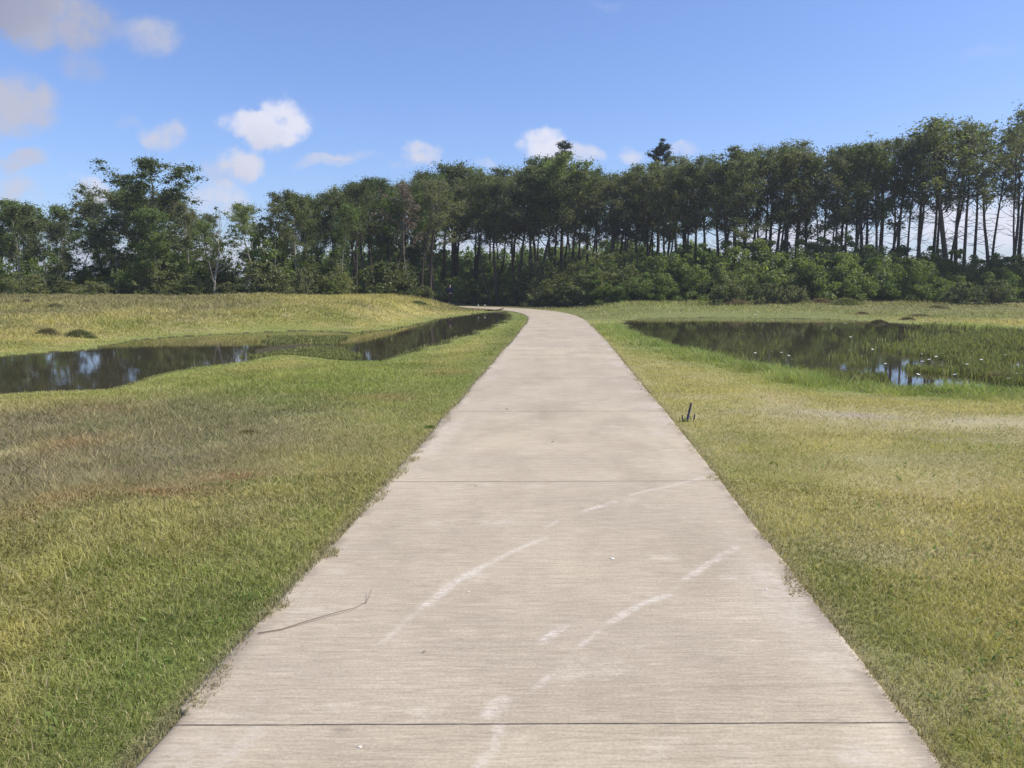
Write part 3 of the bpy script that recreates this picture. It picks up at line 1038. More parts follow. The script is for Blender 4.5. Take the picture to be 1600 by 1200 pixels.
def make_pine(name, seed, H=15.0):
    rng = np.random.default_rng(seed)
    root = empty(name)
    wd = Wood()
    n = 12
    P = np.stack([np.cumsum(rng.normal(0, 0.05, n)), np.cumsum(rng.normal(0, 0.05, n)), np.linspace(-0.1, H, n)], -1)
    R = np.linspace(0.2, 0.02, n)
    wd.tube(P, R, 7)
    cen, rad = [], []
    z = H * 0.5
    while z < H - 0.3:
        f = (z - H * 0.5) / (H * 0.5)
        L = 2.4 * (1 - f) ** 0.75 + 0.35
        for k in range(rng.integers(4, 7)):
            a = rng.uniform(0, 2 * np.pi)
            p = [np.interp(z, P[:, 2], P[:, 0]), np.interp(z, P[:, 2], P[:, 1]), z]
            l = L * rng.uniform(0.55, 1.1)
            B = curve_pts(rng, p, [np.cos(a), np.sin(a), rng.uniform(-0.05, 0.35)], l, 5, 0.10, 0.08)
            wd.tube(B, np.linspace(0.04, 0.012, 6), 4)
            for b in B[2:]:
                cen.append(b + rng.normal(size=3) * 0.05)
                rad.append(rng.uniform(0.22, 0.40))
        z += rng.uniform(0.45, 0.75)
    cen.append(P[-1])
    rad.append(0.3)
    wd.obj('trunk', M_BARK, root)
    V, q, r = leaves(rng, cen, rad, 70, 0.06, 0.6, 0.5, 5.0)
    build('crown', V, [q], M_NEEDLE, root, attrs={'rnd': r})
    root['h'] = H
    return root


def make_shrub(name, seed, H=3.0, spread=1.8, clumps=46, clump=0.55, n_leaf=90, leaf=0.115, mat=None, stems=9, bark=None, low=0.05, flat=0.8, shell=0.5):
    rng = np.random.default_rng(seed)
    root = empty(name)
    wd = Wood()
    cen, rad = [], []
    for i in range(stems):
        a = rng.uniform(0, 2 * np.pi)
        tilt = rng.uniform(0.1, 0.9)
        p = np.array([np.cos(a), np.sin(a), 0]) * rng.uniform(0, 0.3) * spread
        p[2] = -0.05
        B = curve_pts(rng, p, [np.cos(a) * tilt, np.sin(a) * tilt, 1], H * rng.uniform(0.6, 0.95), 6, 0.12, 0.16)
        wd.tube(B, np.linspace(0.035, 0.008, 7), 4)
        for b in B[2:]:
            cen.append(b)
            rad.append(clump * rng.uniform(0.5, 1.0))
    for _ in range(clumps):
        a = rng.uniform(0, 2 * np.pi)
        t = rng.uniform(low, 1.0)
        prof = math.sin(math.pi * min(0.97, 0.30 + 0.64 * t)) ** 0.7
        rr = spread * prof * (0.55 + 0.5 * math.sqrt(rng.random())) * (1 + 0.22 * math.sin(2 * a + seed) + 0.14 * math.sin(5 * a + seed * 2))
        cen.append([np.cos(a) * rr, np.sin(a) * rr, H * t * (0.86 + 0.14 * math.sin(3 * a + seed))])
        rad.append(clump * rng.uniform(0.55, 1.1))
    for _ in range(10):                       # shoots that stick out
        a = rng.uniform(0, 2 * np.pi)
        rr = spread * rng.uniform(0.1, 0.8)
        cen.append([np.cos(a) * rr, np.sin(a) * rr, H * rng.uniform(0.85, 1.02)])
        rad.append(clump * rng.uniform(0.3, 0.5))
    cen = np.array(cen)
    cen[:, 2] = np.maximum(cen[:, 2], 0.15)
    V, q, r = leaves(rng, cen, rad, n_leaf, leaf, flat, shell)
    V[:, 2] = np.maximum(V[:, 2], 0.0)
    wd.obj('stems', bark or M_BARK_GREY, root)
    build('foliage', V, [q], mat or M_LEAF_FRESH, root, attrs={'rnd': r})
    root['h'] = H
    return root


class Stock:
    """a few grown plants of one kind; each is placed itself first, later calls place copies"""
    def __init__(self, protos):
        self.p, self.used, self.i = protos, set(), 0

    def place(self, x, y, H, rng, sxy=None, k=None):
        k = self.i % len(self.p) if k is None else k
        self.i += 1
        src = self.p[k]
        if k in self.used:
            o = copy_tree(src)
        else:
            o = src
            self.used.add(k)
        s = H / src['h']
        w = s * rng.uniform(0.85, 1.3) if sxy is None else sxy
        o.scale = (w, w, s)
        o.location = (x, y, float(height(np.array([x]), np.array([y]))[0]) - 0.03)
        o.rotation_euler = (0, 0, rng.uniform(0, 2 * math.pi))
        return o

    def clean(self):
        for k, o in enumerate(self.p):
            if k not in self.used:
                for ch in list(o.children):
                    bpy.data.objects.remove(ch)
                bpy.data.objects.remove(o)


OAK = Stock([make_tree('broadleaf_tree', 100 + i, 11.0, 0.53 + 0.03 * (i % 3), 2.9 + 0.3 * (i % 2), 10 + i % 4, 0.85, 105, 0.080, 0.115 + 0.02 * (i % 3), 0.035 + 0.02 * (i % 2), 2 if i in (2, 5) else 1,
                       M_LEAF if i % 3 else M_LEAF_FRESH, twigs=10) for i in range(8)])
OLIVE = Stock([make_tree('broadleaf_tree', 140 + i, 11.0, 0.50 + 0.04 * (i % 3), 2.8, 12 + i % 3, 0.80, 80, 0.075, 0.105 + .015 * i, 0.045, 1, M_LEAF_OLIVE, M_BARK, density=0.85, twigs=16) for i in range(5)])
ROW = Stock([make_tree('broadleaf_tree', 170 + i, 13.0, 0.50 + 0.03 * (i % 3), 2.6, 13 + i % 3, 0.78, 58, 0.080, 0.12 + 0.015 * i, 0.030, 1, M_LEAF_OLIVE if i % 2 else M_LEAF, density=0.8, twigs=22) for i in range(6)])
BUSHY = Stock([make_tree('broadleaf_tree', 210 + i, 7.0, 0.34, 2.3, 13, 0.66, 100, 0.074, 0.09, 0.06, 1 + i % 2, M_LEAF_OLIVE if i % 2 else M_LEAF_FRESH, M_BARK_GREY) for i in range(4)])
HIGH = Stock([make_tree('broadleaf_tree', 190 + i, 14.0, 0.60, 2.8, 12, 0.75, 62, 0.080, 0.15 + 0.03 * (i % 2), 0.025, 1, M_LEAF_OLIVE if i % 2 else M_LEAF, density=0.7, twigs=22) for i in range(3)])
PALE = Stock([make_tree('broadleaf_tree', 240 + i, 8.5, 0.44, 2.2, 11, 0.62, 85, 0.068, 0.085, 0.06, 1 + i % 2, M_LEAF_PALE if i else M_LEAF_FRESH, M_BARK_PALE, twigs=5) for i in range(3)])
BIG = Stock([make_tree('broadleaf_tree', 266, 9.5, 0.22, 3.9, 17, 0.85, 150, 0.082, 0.17, 0.05, 1, M_LEAF, flat=0.45, density=0.75, up=0.14)])
THIN = Stock([make_tree('broadleaf_tree', 280, 14.0, 0.52, 2.4, 14, 0.65, 50, 0.075, 0.10, 0.03, 1, M_LEAF_OLIVE, density=0.7, twigs=14)])
BROWN = Stock([make_tree('withered_tree', 291, 11.0, 0.50, 2.6, 14, 0.65, 40, 0.085, 0.12, 0.04, 1, M_LEAF_BROWN, M_BARK_GREY, density=0.75, twigs=14)])
SNAG = Stock([make_tree('dead_tree', 301, 7.5, 0.45, 2.0, 9, 0.45, 7, 0.10, 0.085, 0.06, 1, M_LEAF_PALE, M_BARK_PALE, density=0.25, twigs=10)])
PINE = Stock([make_pine('pine_tree', 310), make_pine('pine_tree', 327)])

SIL_X = [-400, -100, 0, 40, 90, 140, 170, 240, 300, 320, 360, 400, 460, 520, 570, 620, 660, 720, 790, 815, 870, 920, 1000, 1050, 1100, 1160, 1250, 1300, 1400, 1440, 1500, 1530, 1560, 1600, 1700, 2000]
SIL_Y = [330, 320, 318, 302, 318, 330, 292, 300, 300, 320, 332, 312, 292, 305, 283, 288, 268, 262, 277, 270, 250, 262, 272, 252, 240, 228, 225, 222, 215, 195, 182, 210, 185, 168, 165, 170]


def spot(px, D):
    return (px - 800) / F * D, D


def tree_at(stock, px, D, top, rng, k=None, sxy=None):
    x, y = spot(px, D)
    z = float(height(np.array([x]), np.array([y]))[0])
    H = (HZ - top) / F * D + CAMZ - z
    return stock.place(x, y, max(H, 2.0), rng, sxy, k)


rng = np.random.default_rng(21)
ORD = ['first', 'second', 'third', 'fourth', 'fifth', 'sixth', 'seventh', 'eighth', 'ninth', 'tenth', 'eleventh', 'twelfth', 'thirteenth', 'fourteenth', 'fifteenth',
       'sixteenth', 'seventeenth', 'eighteenth', 'nineteenth', 'twentieth']
G_WOOD, G_ROW, G_LEFT, G_SHRUB, G_UNDER = 'trees of the dark wood at the path bend', 'tall trees in the open row behind the thicket', 'low trees behind the grassy rise', 'shrubs of the thicket beyond the wide pond', 'undergrowth shrubs among the trunks of the wood'

# landmark trees
tag(tree_at(BIG, 240, 49, 255, rng), 'tallest spreading tree behind the grassy rise, foliage in separate tiers', 'tree', G_LEFT)
tag(tree_at(PINE, 875, 78, 231, rng, 0), 'pointed dark pine top rising over the crowns straight above the path bend', 'pine', 'pines rising over the wood')
tag(tree_at(PINE, 1026, 76, 227, rng, 1), 'broad dark pine top rising over the crowns above the wide pond', 'pine', 'pines rising over the wood')
tag(tree_at(BROWN, 641, 55, 285, rng), 'brown half-bare withered tree among the green crowns of the wood', 'tree', G_WOOD)
tag(tree_at(SNAG, 338, 46, 322, rng), 'bare pale dead tree with forked top behind the grassy rise', 'dead tree', G_LEFT)
tag(tree_at(THIN, 1575, 56, 163, rng), 'tall airy tree with sparse leaves at the open end of the tall row', 'tree', G_ROW)
o = tree_at(ROW, 1478, 55, 182, rng, 2)
o.scale = (o.scale[0] * 1.25, o.scale[1] * 1.25, o.scale[2])
tag(o, 'stoutest dark-trunked tree of the tall row, broad crown above its neighbours', 'tree', G_ROW)
tag(tree_at(OAK, 868, 64, 252, rng, 0), 'broad dark green dome-crowned tree right behind the path bend', 'tree', G_WOOD)
tag(tree_at(OAK, 572, 56, 282, rng, 1), 'dark green tree with rounded crown just beside the brown withered tree', 'tree', G_WOOD)
for i, (px, D, top) in enumerate(((402, 47, 318), (430, 48, 322), (472, 48, 297), (536, 49, 318))):
    tag(tree_at(PALE, px, D, top, rng), ['pale-trunked tree beside the bare dead tree behind the grassy rise', 'slim pale twin stem between two pale-trunked trees on the rise',
        'pale-trunked tree with wide light crown at the middle of the rise', 'straight pale-stemmed tree where the rise meets the dark wood'][i], 'tree', G_LEFT)

# low trees on the left
for row, (D0, stepx) in enumerate(((48, 52), (53, 60), (60, 66))):
    px = -330 + 20 * row
    while px < 480:
        p = px + rng.uniform(-12, 12)
        top = np.interp(p, SIL_X, SIL_Y) + rng.uniform(-4, 22) + (8 if row == 0 else 0)
        gap = 330 < p < 470
        if not (gap and row > 0) and not (150 < p < 330 and row == 0 and rng.random() < 0.4):
            o = tree_at(PALE if (p > 330 and row != 1) or rng.random() < (0.5 if row == 0 else 0.15) else BUSHY, p, D0 + rng.uniform(-1.5, 2), top, rng)
            tag(o, 'low leafy tree in the green belt along the top of the grassy rise', 'tree', G_LEFT)
        px += stepx

# the wood in the middle: rows one behind the other
front = []
for row, (dD, stepx) in enumerate(((0, 23), (4.5, 33), (10, 44), (17, 56))):
    px = 488 + 7 * row
    while px < 1075:
        p = px + rng.uniform(-8, 8)
        if p < 700:
            D = 50.5 + (p - 480) / 220 * 9
        elif p < 830:
            D = 64.5
        else:
            D = 64.0 - (p - 830) / 240 * 4
        D += dD + rng.uniform(-1.2, 1.6)
        if 684 < p < 745:
            D = max(D, 67.5)
        top = np.interp(p, SIL_X, SIL_Y) + rng.uniform(-5, 16) - (0 if row < 2 else -6)
        if row == 0 and (abs(p - 868) < 14 or abs(p - 572) < 12 or abs(p - 641) < 12):
            px += stepx
            continue
        ol = rng.random() < (0.35 if p < 930 else 0.75)
        o = tree_at(OLIVE if ol else OAK, p, D, top, rng)
        tag(o, None, 'tree', G_WOOD)
        if row == 0:
            front.append((p, o, ol))
        else:
            o['label'] = 'dark-trunked tree standing deeper in the shady wood behind the front trunks'
        px += stepx * rng.uniform(0.8, 1.2)
lft = [f for f in front if f[0] < 868]
rgt = [f for f in front if f[0] >= 868]
for i, (p, o, ol) in enumerate(lft[::-1]):
    o['label'] = f'{"olive-crowned" if ol else "dark green"} front-row tree, {ORD[min(i, 19)]} trunk left of the broad dome-crowned tree'
for i, (p, o, ol) in enumerate(rgt):
    o['label'] = f'{"olive-crowned" if ol else "dark green"} front-row tree, {ORD[min(i, 19)]} trunk right of the broad dome-crowned tree'

# the open row on the right, sky between its trunks
front = []
for row, (dD, stepx) in enumerate(((0, 18), (4, 24), (9, 36))):
    px = 1078 + 9 * row
    while px < 1960:
        p = px + rng.uniform(-7, 7)
        D = 57.5 - (p - 1080) / 520 * 3 + dD + rng.uniform(-1, 1)
        top = np.interp(p, SIL_X, SIL_Y) + rng.uniform(-4, 20)
        skip = (row == 2 and p > 1330) or (row == 0 and (abs(p - 1478) < 13 or abs(p - 1575) < 12)) or (p > 1490 and rng.random() < 0.35)
        if not skip:
            o = tree_at(HIGH if p > 1380 + 30 * row else ROW, p, D, top, rng)
            tag(o, None, 'tree', G_ROW)
            if row == 0 and p < 1478:
                front.append((p, o))
            elif row == 0:
                o['label'] = 'slim dark-trunked tree of the tall row beyond its stoutest trunk, bright sky behind'
            else:
                o['label'] = 'slim dark-trunked tree standing behind the front trunks of the tall row'
        px += stepx * rng.uniform(0.8, 1.25)
for i, (p, o) in enumerate(front[::-1]):
    o['label'] = f'slim dark-trunked tree of the tall row, {ORD[min(i, 19)]} trunk left of its stoutest one'

# ------------------------------------------------------------------ shrubs
SH_FRESH = Stock([make_shrub('shrub', 400 + i, 3.2, 2.0, 70, 0.50, 130, 0.072, M_LEAF_THICKET, shell=1.0) for i in range(4)])
SH_OLIVE = Stock([make_shrub('shrub', 420 + i, 2.6, 1.5, 48, 0.45, 95, 0.066, M_LEAF_SCRUB, 12) for i in range(2)])
SH_PALE = Stock([make_shrub('shrub', 440 + i, 1.3, 0.9, 26, 0.32, 120, 0.055, M_LEAF_PALE, 7) for i in range(2)])
SH_UNDER = Stock([make_shrub('shrub', 450 + i, 3.0, 1.8, 50, 0.6, 80, 0.085, M_LEAF_UNDER, 8) for i in range(3)])


def shrub_at(stock, px, D, H, rng, w=None):
    x, y = spot(px, D)
    return stock.place(x, y, H, rng, w)


# thicket beyond the right pond: back row tall, front row lower
TH_X = [930, 980, 1040, 1100, 1160, 1220, 1280, 1340, 1400, 1460, 1520, 1600, 1800]
TH_Y = [420, 398, 384, 386, 378, 374, 374, 380, 384, 392, 396, 394, 394]
n = 0
for row, (D0, stepx, drop) in enumerate(((55.6, 52, 0), (53.0, 58, 24))):
    px = 945 + 15 * row
    while px < 1860:
        p = px + rng.uniform(-8, 8)
        D = D0 + rng.uniform(-0.7, 0.7) + (2.0 if p < 1000 else 0)
        top = np.interp(p, TH_X, TH_Y) + drop + rng.uniform(-8, 16)
        x, y = spot(p, D)
        z = float(height(np.array([x]), np.array([y]))[0])
        H = (HZ - top) / F * D + CAMZ - z
        o = shrub_at(SH_FRESH, p, D, H, rng, max(0.85, H / 3.2 * rng.uniform(0.95, 1.25)))
        tag(o, 'tall rounded green shrub at the back of the thicket beyond the wide pond' if row == 0 else 'leafy green shrub along the front of the thicket beyond the wide pond', 'shrub', G_SHRUB)
        px += stepx
for p, D, H, s, lab in ((1136, 49.0, 1.5, SH_PALE, 'small yellow-green bush beside the brown grass hummock at the thicket foot'), (1198, 48.8, 1.3, SH_PALE, 'round yellow-green bush, left one of a pair in front of the dark thicket'),
                        (1236, 48.9, 1.15, SH_PALE, 'round yellow-green bush, right one of a pair in front of the dark thicket'), (1500, 48.8, 1.4, SH_PALE, 'light green bush before the thicket near the open end'),
                        (1550, 49, 1.5, SH_PALE, 'light green bush before the thicket, nearest the end of the tall row')):
    tag(shrub_at(s, p, D, H, rng), lab, 'bush', 'small bushes before the thicket')
# looser olive scrub where the path bends
for i, (p, D, H) in enumerate(((822, 63.5, 3.0), (846, 62.5, 3.6), (876, 61.5, 3.9), (905, 59.5, 3.4), (934, 58.0, 3.8), (965, 57.0, 3.6), (858, 60.5, 2.2), (890, 59, 2.3), (918, 57, 2.2), (948, 55.5, 2.3), (985, 55, 2.6))):
    tag(shrub_at(SH_OLIVE, p, D, H, rng, 1.05 + 0.2 * rng.random()), 'loose olive-green shrub beside the path bend in front of the trunks', 'shrub', 'olive shrubs beside the path bend')
# undergrowth
for i in range(30):
    p = rng.uniform(440, 1000)
    tag(shrub_at(SH_UNDER, p, (66 if p < 700 else 84) + rng.uniform(0, 16), rng.uniform(4.5, 6.5), rng, rng.uniform(1.2, 1.6)), 'tall shaded bush filling the back of the wood behind the trunks', 'shrub', 'tall bushes at the back of the wood')
for i in range(64):
    p = rng.uniform(470, 1130)
    D = (60 if p < 700 else 71) + rng.uniform(0, 24)
    tag(shrub_at(SH_UNDER, p, D, rng.uniform(2.0, 3.4) + (D - 60) * 0.09, rng, rng.uniform(0.9, 1.4)), 'shaded undergrowth shrub between the trunks deep in the wood', 'shrub', G_UNDER)
for i in range(32):
    p = rng.uniform(-320, 540)
    D = 47 + rng.uniform(0, 9)
    tag(shrub_at((SH_FRESH, SH_UNDER, SH_OLIVE)[i % 3], p, D, rng.uniform(1.8, 3.8), rng, rng.uniform(0.8, 1.2)), 'leafy shrub filling the foot of the green belt on the grassy rise', 'shrub', 'shrubs along the top of the grassy rise')
for i in range(13):
    p = -60 + i * 46 + rng.uniform(-22, 22)
    tag(shrub_at(SH_OLIVE if i % 3 else SH_PALE, p, 45.6 + rng.uniform(-.5, .9), rng.uniform(0.6, 2.1), rng, rng.uniform(0.6, 1.1)), 'low olive scrub bush at the feet of the trees on the crest of the rise', 'bush', 'scrub bushes along the crest of the rise')
for p, D, H, lab in ((582, 50.5, 0.75, 'tiny bright yellow-green bush at the meadow edge beside a pale stem'), (600, 52, 2.1, 'light green bush in front of the dark trunks at the end of the rise'), (632, 53.5, 1.6, 'light green bush near the brown withered tree'),
                     (665, 55, 0.9, 'low light green bush where the rise slopes down to the path'), (418, 45.5, 1.9, 'bright green bush below the pale-trunked trees on the rise'), (520, 48.5, 1.9, 'olive bush between two pale stems on the rise'), (500, 48.5, 2.4, 'rounded olive bush at the meadow edge in the middle of the rise')):
    tag(shrub_at(SH_OLIVE if 'olive' in lab else SH_PALE, p, D, H, rng), lab, 'bush', 'bushes at the meadow edge')
for p, D, H in ((712, 66.5, 2.2), (760, 67.5, 2.6), (800, 67, 2.4), (740, 70, 3)):
    tag(shrub_at(SH_UNDER, p, D, H, rng, 1.1), 'shaded undergrowth shrub between the trunks deep in the wood', 'shrub', G_UNDER)
for s in (OAK, OLIVE, ROW, HIGH, BUSHY, PALE, BIG, THIN, BROWN, SNAG, PINE, SH_FRESH, SH_OLIVE, SH_PALE, SH_UNDER):
    s.clean()
for o in SC.objects:
    if 'h' in o:
        del o['h']


# ------------------------------------------------------------------ tussocks, each a clump of arching blades
def tussock(px, py, z0, wpx, hpx, label, dark, light, seed):
    rg = np.random.default_rng(seed)
    c = G(px, py, z0)
    D = c[1]
    rad, hh = wpx / F * D / 2, hpx / F * D
    n = 1500
    a = rg.uniform(0, 2 * np.pi, n)
    r = rad * np.abs(rg.normal(0, 0.42, n))
    x, y = r * np.cos(a), r * np.sin(a) * 0.8
    l = rg.uniform(0.5, 1.0, n) * hh
    f = np.clip(1 - 0.6 * (r / rad) ** 1.5, 0.2, 1)
    V, fs, cc = blades(x * 1.15, y, np.zeros(n), l * f * 0.8, np.full(n, 0.0011 * D), (np.array(dark) + (np.array(light) - np.array(dark)) * rg.random((n, 1))), True, 0.8, rg)
    o = build('grass_tussock', V, fs, M_GRASS, cols=cc)
    zz = float(height(np.array([c[0]]), np.array([c[1]]))[0])
    o.location = (c[0], c[1], max(zz, WL) - 0.02)
    return tag(o, label, 'grass tussock', 'grass tussocks on the meadow and in the pond')


BR, OC, GD, GL = (0.15, 0.115, 0.075), (0.34, 0.27, 0.17), (0.13, 0.145, 0.06), (0.27, 0.29, 0.11)
TUS = [(1152, 472, .50, 46, 16, 'brown-topped grass hummock beside a small bush at the thicket foot', BR, OC), (1283, 470, .56, 34, 14, 'tawny grass hummock at the thicket foot beyond the wide pond', BR, OC),
       (1322, 474, .45, 46, 18, 'large green grass hummock at the thicket foot beyond the wide pond', GD, GL), (1346, 491, .05, 22, 8, 'small brown tussock on the green bank beyond the wide pond', BR, OC),
       (1373, 503, -.1, 26, 9, 'dark round tussock on the far rim of the wide pond', BR, (0.22, 0.18, 0.11)), (1418, 500, -.08, 24, 8, 'low dark tussock on the far rim beside the dark round one', BR, OC),
       (1436, 491, .08, 44, 8, 'long dark grass clump on the meadow behind the pond rim', GD, OC), (1464, 481, .25, 36, 8, 'dark grass clump farthest back on the meadow beyond the pond', GD, OC),
       (1512, 528, WL, 26, 8, 'small dark tussock in the middle of the marsh grass', BR, GL), (1560, 595, WL, 46, 24, 'big brown tussock standing in the water beside open reflections', BR, OC),
       (1492, 580, WL, 20, 14, 'dark tussock in the marsh grass next to the big brown one', BR, GL), (1470, 536, WL, 24, 8, 'low tussock in the marsh grass behind the white flowers', GD, GL),
       (122, 497, .55, 44, 20, 'large dark green tussock on the slope of the grassy rise', (0.14, 0.15, 0.065), (0.27, 0.26, 0.11)), (72, 497, .55, 34, 18, 'dark brown-green tussock on the slope beside the larger one', (0.17, 0.14, 0.08), (0.30, 0.26, 0.13)),
       (86, 474, .8, 30, 10, 'small grey-green tussock above the two dark ones on the slope', GD, OC), (42, 470, .85, 22, 9, 'small brown tussock near the top of the rise, farthest from the path', BR, OC),
       (138, 500, .5, 24, 9, 'low dark green tussock at the foot of the largest one on the slope', GD, GL), (652, 478, .35, 30, 10, 'green tussock where the rise slopes down to the path', GD, GL),
       (387, 679, -.04, 34, 14, 'small dark olive tussock in the dull brown hollow', (0.12, 0.105, 0.045), (0.24, 0.21, 0.085)), (136, 650, -.06, 40, 8, 'flat olive tussock in the brown hollow below the pond', (0.17, 0.16, 0.07), (0.28, 0.26, 0.11)),
       (30, 745, -.04, 60, 16, 'flat dark grass clump in the brown hollow farthest from the path', (0.17, 0.15, 0.08), (0.28, 0.24, 0.13)), (672, 668, -.02, 26, 10, 'fresh green leafy clump against the path edge', (0.13, 0.19, 0.05), (0.23, 0.30, 0.08))]
for i, (px, py, z0, w, h, lab, a, b) in enumerate(TUS):
    tussock(px, py, z0, w, h, lab, a, b, 600 + i)

# ------------------------------------------------------------------ small white flowers in the marsh
M_PETAL, M_STALK = simple_mat('white_petal', (0.8, 0.8, 0.76), 0.5, 0.05), simple_mat('green_stalk', (0.1, 0.15, 0.04))
rf = np.random.default_rng(5)
fl_root = empty('marsh_flower')
w = Wood()
w.tube([[0, 0, -0.05], [0.004, 0.0, 0.10], [0.0, 0.004, 0.22]], [0.004, 0.003, 0.003], 5)
w.obj('stalk', M_STALK, fl_root)
V, q = [], []
for k in range(6):
    a = k * math.pi / 3
    u, p = np.array([math.cos(a), math.sin(a), 0.45]), np.array([-math.sin(a), math.cos(a), 0])
    b = len(V)
    V += [np.array([0, 0, .22]), u * 0.02 + p * 0.011 + [0, 0, .22], u * 0.036 + [0, 0, .218], u * 0.02 - p * 0.011 + [0, 0, .22]]
    q.append([b, b + 1, b + 2, b + 3])
build('blossom', np.array(V), [np.array(q)], M_PETAL, fl_root)
FLP = [(1181, 492), (1163, 543), (1177, 549), (1205, 548), (1206, 555), (1229, 553), (1221, 548), (1235, 562), (1255, 573), (1290, 543), (1300, 541), (1328, 526), (1386, 547), (1407, 551), (1384, 569), (1358, 568), (1442, 566),
       (1430, 582), (1464, 558), (1476, 553), (1515, 570), (1522, 548), (1534, 558), (1570, 556), (1337, 500), (1320, 505), (1380, 505), (1405, 592), (1418, 588), (1497, 583), (1574, 592), (1590, 580), (1440, 553), (1347, 556), (1360, 545), (1454, 560)]
for i, (px, py) in enumerate(FLP):
    o = fl_root if i == 0 else copy_tree(fl_root)
    c = G(px, py, 0.06)
    dl, dr = pond_d(c[:1], c[1:])
    o.location = (c[0], c[1], float(max(height(c[:1], c[1:], dl, dr)[0], WL)))
    s = rf.uniform(0.7, 1.15) * max(1.0, c[1] / 20)
    o.scale = (s, s, rf.uniform(0.7, 1.0))
    o.rotation_euler = (rf.uniform(-.3, .3), rf.uniform(-.3, .3), rf.uniform(0, 6))
    tag(o, 'tiny white blossom dotted among the marsh grass of the wide pond', 'flower', 'white flowers in the marsh grass')

# ------------------------------------------------------------------ violet-blue flower spike beside the path
M_VIOLET, M_VIOLET_L = simple_mat('violet_floret', (0.055, 0.045, 0.14), 0.6, 0.5, 60), simple_mat('lilac_floret', (0.22, 0.2, 0.36), 0.6, 0.3, 60)
c = G(1073, 656)
zz = float(height(c[:1], c[1:])[0])
fs_ = tag(empty('flower_spike', (c[0], c[1], zz)), 'dark violet-blue flower spike with two short side spikes at the path edge', 'flower')


def spike(base, top, r, name, seed):
    rg = np.random.default_rng(seed)
    base, top = np.array(base, float), np.array(top, float)
    w = Wood()
    w.tube([base * [1, 1, 0] + [0, 0, -0.01], base, top], [0.006, 0.005, 0.002], 5)
    st = w.obj('stem', M_STALK, fs_)
    n = 150
    t = rg.random(n)
    cen = base + (top - base) * t[:, None]
    rr = r * (1 - 0.75 * t) * (0.85 + 0.3 * np.sin(t * 14))
    V, q, rn = leaves(rg, cen, rr, 4, r * 0.95, 0.8, 0.4, 1.5)
    f = build(name, V, [q], M_VIOLET, st)
    f.data.materials.append(M_VIOLET_L)
    mi = (rg.random(len(q)) < 0.28).astype(np.int32)
    f.data.polygons.foreach_set('material_index', mi)


spike((0.01, 0, 0.03), (0.050, 0.01, 0.225), 0.015, 'floret_spike', 1)
spike((-0.05, -0.01, 0.03), (-0.055, -0.01, 0.08), 0.008, 'floret_spike', 2)
spike((0.085, 0.0, 0.03), (0.095, 0.0, 0.095), 0.009, 'floret_spike', 3)
rg = np.random.default_rng(4)
cen = np.stack([rg.normal(-0.02, 0.035, 26), rg.normal(0, 0.03, 26), rg.uniform(0.005, 0.035, 26)], -1)
V, q, r = leaves(rg, cen, np.full(26, 0.010), 2, 0.011, 0.8, 0.5, 2.4)
build('leaves', V, [q], M_LEAF_FRESH, fs_, attrs={'rnd': r})

# ------------------------------------------------------------------ small things on the path
M_TWIG, M_DEAD = simple_mat('dry_twig', (0.16, 0.115, 0.075)), simple_mat('dead_leaf', (0.12, 0.085, 0.045))
P = np.array([list(G(a, b)) + [0.006] for a, b in ((403, 991), (440, 985), (480, 974), (520, 962), (555, 953), (573, 942), (581, 930))])
P[2:5, 2] += 0.006
P[6, 2] += 0.03
w = Wood()
w.tube(P, np.array([.0022, .0024, .0022, .002, .0018, .0016, .0012]), 5)
tag(build('dry_stalk', np.concatenate(w.V), [np.concatenate(w.Q)], M_TWIG, smooth=True), 'long thin curved dry stalk lying on the concrete from the grass edge', 'stalk')


def chip(name, px, py, size, mat, label, cat, group, seed, hgt=0.4):
    rg = np.random.default_rng(seed)
    bm = bmesh.new()
    bmesh.ops.create_icosphere(bm, subdivisions=2, radius=1.0)
    k = rg.normal(size=3)
    for v in bm.verts:
        n_ = 1 + 0.22 * math.sin(v.co.x * 3 + k[0]) + 0.16 * math.sin(v.co.y * 4 + k[1])
        v.co = Vector((v.co.x * size * n_, v.co.y * size * 0.6 * n_, v.co.z * size * hgt))
    me = bpy.data.meshes.new(name)
    bm.to_mesh(me)
    bm.free()
    for p in me.polygons:
        p.use_smooth = True
    me.materials.append(mat)
    o = bpy.data.objects.new(name, me)
    COL.objects.link(o)
    c = G(px, py)
    o.location = (c[0], c[1], float(path_z(c[1])) + size * hgt * 0.7)
    o.rotation_euler = (0, 0, rg.uniform(-0.4, 0.4))
    return tag(o, label, cat, group)


M_PEB = simple_mat('white_shell', (0.82, 0.80, 0.72), 0.5, 0.1, 90)
chip('pebble', 562, 1168, 0.0075, M_PEB, 'small bright white pebble lying alone on the nearest concrete slab', 'pebble', None, 1)
chip('pebble', 732, 925, 0.006, M_PEB, 'tiny white speck of shell beside the long pale scrape', 'pebble', None, 2)
chip('pebble', 1197, 921, 0.008, M_PEB, 'white pebble near the right edge of the path below a pale scrape', 'pebble', None, 3)
chip('pebble', 956, 873, 0.013, M_PEB, 'cream flake of shell between the two long pale scrapes', 'pebble', None, 4, 0.25)


